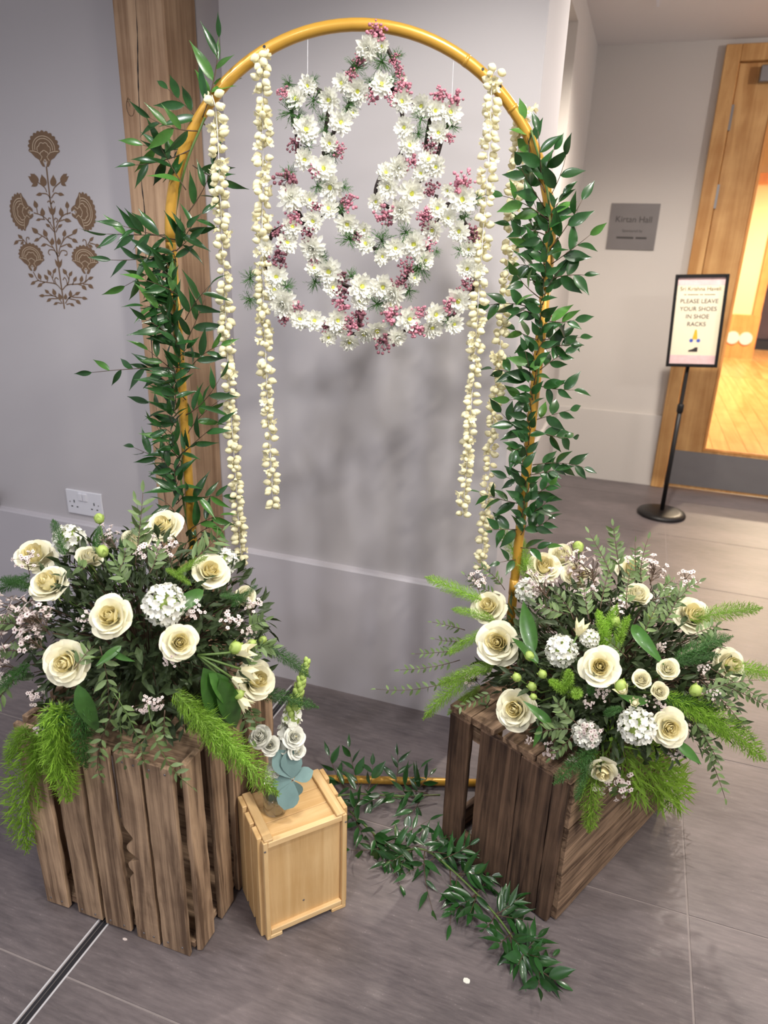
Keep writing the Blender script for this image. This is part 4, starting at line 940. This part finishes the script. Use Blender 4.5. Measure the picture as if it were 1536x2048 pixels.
for i in range(44):
    t = .70+.30*i/43; k = min(13, int(t*14)); p = sp_[k].lerp(sp_[k+1], t*14-k); a = i*2.4
    tan = (sp_[k+1]-sp_[k]).normalized(); e = (RT*math.cos(a)-FW*math.sin(a))
    put('bud', SNB, sn, facing(p, e*(1.12-t)*3.2+tan, .030*(1.5-t), R.uniform(0, 6)))
wr = thing('white_rose_spray', 'spray of small white roses in the glass jar', 'flower', JB+Vector((-.006, 0, 0)))
for (px, py, d, ax) in ((521, 1473, 44, (-.5, .35)), (541, 1491, 36, (-.1, .2)), (589, 1474, 42, (.35, .15)), (594, 1502, 34, (.5, -.1))):
    p = jd(px, py, -.06); rose(wr, p, (CAM-p).normalized()+RT*ax[0]+UP*ax[1], pxsize(d, p), 'white', JT+rv(.006))
part('stem', MB().tube([JB+Vector((-.006, 0, 0)), JT], .002, 6), STEMG, wr, True)
eu = thing('eucalyptus_sprig', 'blue grey round eucalyptus leaves in the glass jar', 'leaf sprig', JB+Vector((.006, 0, 0)))
EC = jd(586, 1560, -.06); part('stem', MB().tube(bez(JB+Vector((.006, 0, 0)), JT+Vector((.005, -.005, .01)), EC, 6), .0016, 6), STEMD, eu, True)
for (tx, ty, d) in ((560, 1512, .0), (582, 1512, -.005), (618, 1545, .0), (552, 1568, .005), (572, 1610, .0), (594, 1588, .01)):
    Tp = jd(tx, ty, -.06+d); put('leaf', ELB, eu, along(EC+(Tp-EC)*.05, Tp-EC, (CAM-EC).normalized()+rv(.25), (Tp-EC).length*1.2))
for (px, py) in ((534, 1590), (541, 1600)):
    Tp = jd(px, py, -.01); put('leaf', leaf_mesh('leaf', LEAF2, .35), sn, along(JT+Vector((-.01, 0, -.045)), Tp-(JT+Vector((-.01, 0, -.045)))+Vector((0, 0, .04)), (CAM-EC), .05))

# ------------------------------------------------------------------ the two big arrangements
class Ell:
    def __init__(s, c, r): s.c = Vector(c); s.r = r
    def hit(s, px, py):
        d = ray(px, py); o = CAM-s.c; D = Vector((d.x/s.r[0], d.y/s.r[1], d.z/s.r[2])); O = Vector((o.x/s.r[0], o.y/s.r[1], o.z/s.r[2]))
        a = D.dot(D); b = 2*O.dot(D); c = O.dot(O)-1; q = b*b-4*a*c
        t = (-b-math.sqrt(q))/(2*a) if q > 0 else -b/(2*a)
        p = CAM+d*t; n = p-s.c; n = Vector((n.x/s.r[0]**2, n.y/s.r[1]**2, n.z/s.r[2]**2)).normalized()
        return p, n
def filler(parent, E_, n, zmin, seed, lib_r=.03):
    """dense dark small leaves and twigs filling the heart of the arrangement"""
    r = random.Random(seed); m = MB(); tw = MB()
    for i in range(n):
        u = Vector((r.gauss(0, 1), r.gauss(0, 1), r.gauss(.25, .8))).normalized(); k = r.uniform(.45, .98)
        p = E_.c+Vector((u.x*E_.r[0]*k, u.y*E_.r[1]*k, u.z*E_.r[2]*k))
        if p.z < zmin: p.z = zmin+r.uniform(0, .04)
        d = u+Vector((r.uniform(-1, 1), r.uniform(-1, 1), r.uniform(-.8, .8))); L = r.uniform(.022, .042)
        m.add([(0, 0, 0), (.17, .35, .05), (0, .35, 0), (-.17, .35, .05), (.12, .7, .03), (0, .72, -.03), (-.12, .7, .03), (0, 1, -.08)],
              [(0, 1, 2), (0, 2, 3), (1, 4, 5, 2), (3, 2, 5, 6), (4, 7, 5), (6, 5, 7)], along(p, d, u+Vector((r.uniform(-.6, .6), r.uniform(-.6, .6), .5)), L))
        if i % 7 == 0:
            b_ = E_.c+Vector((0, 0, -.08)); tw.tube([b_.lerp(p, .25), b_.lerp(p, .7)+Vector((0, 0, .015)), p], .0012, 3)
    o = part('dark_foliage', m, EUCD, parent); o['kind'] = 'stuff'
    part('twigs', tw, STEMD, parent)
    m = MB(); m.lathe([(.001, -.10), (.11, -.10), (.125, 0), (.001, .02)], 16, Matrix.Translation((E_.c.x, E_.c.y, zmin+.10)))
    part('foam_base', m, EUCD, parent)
def arrangement(th, E_, roses, blooms, buds, wax, zmin, seed, n=2600):
    global R
    R = random.Random(seed)
    heart = E_.c+Vector((0, 0, -.04))
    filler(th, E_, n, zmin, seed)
    for (px, py, d, kind, a, b, dz) in roses:
        p, nn = E_.hit(px, py); p = p+(CAM-p).normalized()*dz; ax = (CAM-p).normalized()+RT*a+UP*b
        rose(th, p, ax, pxsize(d, p), kind, heart.lerp(p, .35))
    for (px, py, d, a, b, dz) in blooms:
        p, nn = E_.hit(px, py); p = p+(CAM-p).normalized()*dz; ax = (CAM-p).normalized()+RT*a+UP*b
        o = round_bloom(th, p, ax, pxsize(d, p)); part('stem', MB().tube([p-ax.normalized()*.01, heart.lerp(p, .4)], .0028, 6), STEMG, o, True)
    for (px, py, d) in buds:
        p, nn = E_.hit(px, py); p = p+(CAM-p).normalized()*.02; ax = nn+UP*.5; s = pxsize(d, p)
        o = put('green_bud', GREENBUD, th, facing(p, ax, s)); part('stem', MB().tube([p, p-ax.normalized()*.03, heart.lerp(p, .5)], .0018, 5), STEMG, o, True)
    for (px, py, ex, ey) in wax:
        A, nn = E_.hit(px, py); B, n2 = E_.hit(ex, ey); A = A+nn*.0; B = B+n2*.02
        waxflower(th, A, B)
GREENBUD = MB(); GREENBUD.lathe([(.12, -.1), (.42, .12), (.5, .45), (.40, .8), (.16, .98), (.02, 1.0)], 10)
for k in range(5): GREENBUD.add([(-.2, .0, 0), (.2, 0, 0), (.22, .5, .02), (0, .95, .0), (-.22, .5, .02)], [(0, 1, 2, 3, 4)], along(Vector((.34*math.cos(k*1.257), .34*math.sin(k*1.257), .05)), Vector((.25*math.cos(k*1.257), .25*math.sin(k*1.257), 1)), Vector((math.cos(k*1.257), math.sin(k*1.257), 0)), .9))
GREENBUD = GREENBUD.mesh('green_bud', BUDG, True)

EL_ = Ell((-.865, 1.045, .625), (.265, .225, .225))
fa = thing('flower_arrangement', 'cream rose arrangement with trailing fern on the slatted crate', 'flower arrangement', (-.865, 1.045, HL))
arrangement(fa, EL_,
  [(328,1052,68,'mid',-.35,.75,.0),(98,1168,76,'mid',-.6,.6,.0),(222,1233,82,'mid',-.35,.25,.02),(133,1325,94,'open',-.45,-.1,.02),(358,1285,70,'mid',.15,.05,.02),(420,1143,72,'mid',.25,.55,.01),(512,1360,76,'mid',.7,.15,.01),(70,1112,76,'mid',-.3,.9,-.06),(490,1195,44,'bud',.8,.2,-.03),(178,1116,50,'bud',0,.9,-.06),(272,1085,56,'bud',.2,.9,-.05)],
  [(137,1073,74,-.2,.9,.0),(330,1207,98,.1,.15,.03),(450,1118,64,.3,.9,-.04)],
  [(208,1112,24),(200,1046,20),(465,1300,26),(497,1292,20),(470,1388,22),(520,1283,16)],
  [(80,1260,38,1212),(100,1270,70,1208),(90,1300,60,1262),(40,1340,10,1318),(30,1370,18,1340),(90,1400,72,1362),(300,1140,292,1096),(345,1140,330,1098),(400,1240,374,1208),(440,1270,462,1228),(470,1280,490,1250),(300,1420,282,1388),(345,1330,338,1300),(330,1400,296,1398),(190,1260,172,1230),(60,1150,62,1112),(90,1470,88,1432),(500,1240,496,1200),(50,1200,20,1228),(235,1100,215,1078)],
  HL+.005, 41, 2600)
R = random.Random(51)
def lp(px, py, Y=.835): return on_y(px, py, Y)
def le(px, py, o=.02): p, n = EL_.hit(px, py); return p+n*o
def tipof(A, B): return B if isinstance(B, Vector) else at_depth(B[0], B[1], depth(A)+R.uniform(-.01, .035))
for A, B, lib in [(le(120,1395), lp(138,1602), PL), (le(140,1400), lp(110,1560), PL), (le(70,1440), lp(0,1500), PL), (le(90,1450,0), lp(0,1640,.86), PL), (le(100,1440), lp(60,1560,.84), PL), (le(360,1395,0), lp(556,1590,.90), PL), (le(380,1410,0), lp(500,1530,.88), PL), (le(345,1380,0), lp(470,1500,.87), PL),
                  (le(130,1110,0), (103,1034), PLD), (le(520,1290,0), (632,1332), PLD), (le(500,1390,-.02), (640,1402), PLT), (le(350,1160), (412,1106), PL), (le(330,1150), (385,1165), PL), (le(60,1150,0), (-20,1190), PLD), (le(60,1180,0), (0,1140), PLD), (le(430,1200), (500,1190), PLD), (le(450,1220), (515,1170), PLD), (le(200,1120), (196,1048), PLD), (le(240,1100,0), (262,1050), PLD), (le(150,1420), lp(70,1420,.85), PLD), (le(180,1390), lp(150,1500,.84), PLD), (le(60,1330,0), (-30,1390), PLD)]:
    plume(fa, A, tipof(A, B), lib)
for A, B, n, L, lib in [(le(215,1290,.03), lp(214,1440,.83), 8, .030, EL), (le(240,1370,.03), lp(292,1545,.83), 9, .026, EL), (le(250,1380,.03), lp(205,1560,.83), 9, .026, EL), (le(250,1370,.03), lp(250,1530,.83), 8, .024, EL), (le(300,1390,.03), lp(384,1575,.85), 9, .028, EL), (le(330,1400,.03), lp(330,1480,.84), 6, .024, EL), (le(270,1130,0), (286,985), 9, .036, EL), (le(300,1120,0), (272,1000), 6, .030, EL), (le(370,1130,0), (445,1062), 7, .040, ELN), (le(500,1290), (545,1295), 6, .030, EL), (le(480,1260), (530,1240), 7, .026, EL), (le(180,1150), (150,1130), 5, .026, EL), (le(240,1160), (250,1095), 7, .028, EL), (le(260,1180), (228,1118), 7, .028, EL), (le(300,1160), (315,1095), 6, .028, EL), (le(170,1330,.03), (190,1290), 5, .026, EL), (le(60,1250), (-10,1245), 7, .026, EL), (le(70,1300), (-20,1300), 7, .026, EL), (le(50,1350), (-30,1440), 7, .026, EL), (le(480,1330), (520,1290), 6, .024, EL), (le(500,1410,0), (520,1460), 6, .03, EL), (le(480,1400,.0), (505,1480), 5, .03, EL), (le(120,1340), (160,1295), 4, .024, EL)]:
    sprig(fa, A, tipof(A, B), n, lib, L, stem_mat=STEMG if R.random() < .5 else STEMD, name='eucalyptus_sprig', pairs=True, spread=.9)
for (a, b, s, n) in [((400,1330),(440,1440),.12,(0,.3)),((410,1340),(470,1400),.10,(0,.3)),((430,1350),(455,1432),.09,(0,.3)),((250,1290),(215,1320),.05,(0,.3)),((235,1300),(265,1315),.045,(0,.3)),((170,1360),(215,1440),.08,(0,0)),((400,1190),(330,1240),.06,(0,0))]:
    A = le(*a, .02); B = le(*b, .045); put('broad_leaf', R.choice(BROAD), fa, along(A, B-A, (CAM-A).normalized()+rv(.4), (B-A).length))
def lily(parent, E_, bx_, by_, pts):
    A, nA = E_.hit(bx_, by_)
    for (px, py, d) in pts:
        p, n_ = E_.hit(px, py); p = p+n_*.035; ax = (p-A).normalized()+(CAM-p).normalized()*.4; s = pxsize(d, p)
        o = put('cream_lily', LILY, parent, facing(p-ax.normalized()*s*.5, ax, s)); part('stem', MB().tube(bez(A, A.lerp(p, .5)+n_*.02, p-ax.normalized()*s*.45, 5), .0022, 6), STEMG, o, True)
LILY = MB(); LILY.lathe([(.08, -.1), (.16, .1), (.2, .4), (.24, .6)], 8)
for k in range(6):
    a = k*1.047; LILY.add([(-.12, 0, 0), (.12, 0, 0), (.2, .5, .04), (.02, 1.0, -.04), (-.2, .5, .04)], [(0, 1, 2, 3, 4)], along(Vector((.16*math.cos(a), .16*math.sin(a), .12)), Vector((.35*math.cos(a), .35*math.sin(a), 1)), Vector((-math.cos(a), -math.sin(a), .3)), .92))
LILY = LILY.mesh('cream_lily', BUDM, True)
lily(fa, EL_, 395, 1310, [(466,1298,44),(476,1334,40),(466,1386,34),(455,1350,30)])

ER = Ell((.045, 1.475, .50), (.285, .25, .215))
fb = thing('flower_arrangement', 'cream rose arrangement with spreading fern on the dark planked crate', 'flower arrangement', (.045, 1.475, HR+.012))
arrangement(fb, ER,
  [(978,1213,66,'mid',-.35,.5,.0),(996,1285,88,'open',-.15,.1,.02),(1032,1418,76,'mid',-.35,-.05,.02),(1200,1333,80,'open',.05,.1,.04),(1088,1135,66,'mid',.1,.65,.0),(1152,1152,58,'mid',.2,.7,-.05),(1264,1140,62,'mid',.2,.9,-.03),(1384,1232,74,'mid',.55,.35,.0),(1458,1330,68,'mid',.8,.05,.0),(1338,1455,68,'mid',.25,-.15,.02),(1283,1360,38,'bud',.1,.3,.04),(1335,1338,42,'bud',.2,.3,.03),(1318,1383,36,'bud',.3,.1,.03),(1205,1540,56,'mid',.0,-.9,.03),(1122,1112,50,'bud',0,.9,-.07),(1275,1190,50,'bud',.2,.8,-.02)],
  [(1122,1300,74,-.05,.15,.03),(1275,1453,86,.1,-.05,.04),(1172,1468,66,0,0,.0),(1056,1178,62,-.1,.6,.0),(1340,1192,56,.3,.7,-.02),(1180,1275,44,.1,.3,.02)],
  [(1157,1104,22),(1063,1317,20),(1038,1358,18),(1088,1352,18),(1068,1376,18),(1240,1376,26),(1230,1250,20),(1385,1385,24),(1070,1395,14),(1300,1240,18)],
  [(1160,1150,1138,1110),(1190,1170,1180,1135),(1200,1200,1160,1185),(1270,1160,1290,1125),(1300,1170,1310,1130),(1360,1190,1370,1150),(1100,1200,1070,1172),(960,1190,958,1150),(960,1360,935,1350),(960,1370,950,1340),(1240,1240,1235,1215),(1170,1410,1185,1395),(1200,1400,1210,1370),(1120,1490,1090,1490),(1180,1480,1190,1435),(1220,1560,1200,1540),(1300,1410,1325,1400),(1400,1350,1400,1330),(1420,1400,1420,1375),(1330,1490,1360,1500),(1150,1500,1150,1512),(1235,1220,1250,1205),(1070,1480,1060,1470),(1330,1300,1310,1290),(1270,1560,1215,1552),(1290,1410,1275,1390)],
  HR+.02, 42, 2900)
R = random.Random(52)
Q0 = Vector((.003, 1.209, 0)); N2 = Vector((.893, -.45, 0)).normalized(); U2 = Vector((.45, .893, 0)).normalized()
def rf(px, py, o=.04): return on_plane(px, py, Q0+N2*o, N2)
def re_(px, py, o=.02): p, n = ER.hit(px, py); return p+n*o
for A, B, lib in [(re_(1060,1160,0), (1000,1054), PL), (re_(1065,1165,0), (1040,1070), PL), (re_(965,1200,0), (850,1154), PL), (re_(990,1240,0), (905,1210), PL), (re_(980,1260,0), (890,1300), PL), (re_(960,1340,0), (832,1412), PL), (re_(990,1330,0), (870,1360), PL), (re_(960,1370,0), (895,1430), PL),
                  (re_(1200,1290,-.02), re_(1222,1245,.06), PL), (re_(1220,1290,-.02), re_(1195,1252,.06), PL), (re_(1230,1300,-.02), re_(1240,1262,.06), PL), (re_(1130,1390,-.02), re_(1150,1345,.06), PL), (re_(1140,1395,-.02), re_(1118,1360,.06), PL), (re_(1150,1390,-.02), re_(1165,1372,.06), PL),
                  (rf(1222,1478,.03), rf(1354,1594), PL), (rf(1190,1500,.02), rf(1178,1665), PL), (rf(1180,1510,.02), rf(1150,1600), PLD), (rf(1190,1500,.02), rf(1120,1540,.02), PLD), (re_(1380,1240,0), (1524,1202), PL), (re_(1350,1320,0), (1458,1252), PLD), (re_(1340,1330,0), (1440,1300), PLD), (re_(1450,1330,0), (1570,1352), PL), (re_(1330,1390,0), (1470,1460), PL), (re_(1370,1400,0), (1550,1505), PL), (re_(1330,1400,0), (1430,1410), PLD), (re_(1210,1430,0), re_(1235,1400,.05), PLD), (rf(1230,1470,.02), rf(1240,1520,.05), PLD), (re_(1180,1390,0), re_(1190,1350,.05), PLD)]:
    plume(fb, A, tipof(A, B), lib)
for A, B, n, L, lib in [(re_(930,1350,0), (752,1378), 10, .024, EL), (re_(920,1320,0), (800,1340), 9, .022, EL), (re_(920,1300,0), (830,1308), 8, .022, EL), (re_(930,1260,0), (864,1244), 6, .020, EL), (re_(940,1280,0), (870,1278), 6, .020, EL), (re_(990,1380,0), (905,1420), 8, .022, EL), (re_(980,1400,0), (925,1468), 7, .022, EL), (re_(1400,1350,0), (1550,1420), 11, .026, EL), (re_(1400,1360,0), (1500,1470), 11, .026, EL), (re_(1370,1420,0), (1450,1596), 13, .026, EL), (re_(1380,1430,0), (1440,1530), 10, .024, EL), (re_(1390,1400,0), (1520,1360), 9, .026, EL), (re_(1410,1330,0), (1530,1400), 9, .024, EL),
    (re_(1225,1160,0), (1178,1066), 9, .028, EL), (re_(1240,1150,0), (1226,1052), 10, .028, EL), (re_(1270,1170,0), (1270,1085), 8, .024, EL), (re_(1285,1180,0), (1296,1078), 9, .024, EL), (re_(1300,1200,0), (1398,1164), 9, .026, EL), (re_(1310,1200,0), (1345,1160), 7, .024, EL), (re_(1000,1190,0), (930,1150), 9, .020, EL), (re_(1010,1180,0), (955,1130), 8, .020, EL), (re_(1150,1250), re_(1120,1215,.05), 7, .028, EL), (re_(1180,1250), re_(1170,1205,.05), 7, .028, EL), (re_(1140,1240), re_(1090,1235,.05), 7, .028, EL), (re_(1200,1230), re_(1215,1180,.05), 7, .026, EL), (re_(1250,1230), re_(1255,1170,.05), 8, .026, EL), (re_(1290,1260), re_(1350,1215,.06), 8, .026, EL), (re_(1310,1270), re_(1330,1225,.07), 7, .026, EL), (re_(1280,1280), re_(1300,1235,.06), 7, .028, EL), (re_(1150,1450), re_(1105,1440,.05), 8, .028, EL), (re_(1160,1440), re_(1130,1395,.05), 8, .028, EL), (re_(1150,1460), re_(1120,1480,.05), 6, .026, EL), (re_(1250,1320), re_(1215,1300,.05), 6, .022, EL), (re_(1370,1280), (1432,1250), 6, .034, ELN), (re_(1400,1310), (1440,1275), 5, .036, ELN), (re_(1230,1540), rf(1240,1590,.06), 4, .034, ELN)]:
    sprig(fb, A, tipof(A, B), n, lib, L, stem_mat=STEMD, name='eucalyptus_sprig', pairs=True, spread=.9)
for (a, b) in [((1078,1310),(1066,1236)),((1085,1330),(1060,1290)),((1110,1440),(1088,1400)),((1090,1440),(1095,1460)),((1290,1400),(1240,1390)),((1260,1260),(1290,1320)),((1340,1470),(1370,1490))]:
    A = re_(*a, .02); B = re_(*b, .05); put('broad_leaf', R.choice(BROAD), fb, along(A, B-A, (CAM-A).normalized()+rv(.4), (B-A).length*1.1))
lily(fb, ER, 1270, 1420, [(1240,1378,34),(1262,1400,22)]); lily(fb, ER, 1120, 1360, [(1165,1272,34)])

# ------------------------------------------------------------------ small things
p = on_z(933, 1962); m = MB(); m.extrude([(.007*math.cos(a*.8)*(1+.2*(a % 2)), .006*math.sin(a*.8)) for a in range(8)], .0012, Matrix.Translation(p+Vector((0, 0, .0003))))
single('fallen_petal', m, WHITEP, 'white petal lying alone on the floor in front of the right crate', 'petal', loc=p)
p = on_z(250, 1879); m = MB(); m.extrude([(.006*math.cos(a), .003*math.sin(a)) for a in range(6)], .001, Matrix.Translation(p+Vector((0, 0, .0003))))
single('floor_scrap', m, WAXP, 'tiny pale scrap on the floor before the slatted crate', 'scrap', loc=p)
R = random.Random(77)
c = on_y(-14, 1004, 1.80)
dh = thing('dried_flower', 'dried plum coloured flower at the left picture edge on the skirting ledge', 'flower', (c.x, 1.815, .456))
part('stalk', MB().tube([(c.x, 1.815, .4555), (c.x, 1.80, .47), (c.x-.003, 1.79, .49)], .003, 6), STEMD, dh, True)
DP = leaf_mesh('petal', DRIED, .8, 5, .5, .3, .6, .6)
for k in range(26):
    u = Vector((R.gauss(0, 1), R.gauss(-.4, 1), R.gauss(.3, 1))).normalized()
    put('petal', DP, dh, along(Vector((c.x-.003, 1.785, .495)), u, rv(1), R.uniform(.022, .040)))
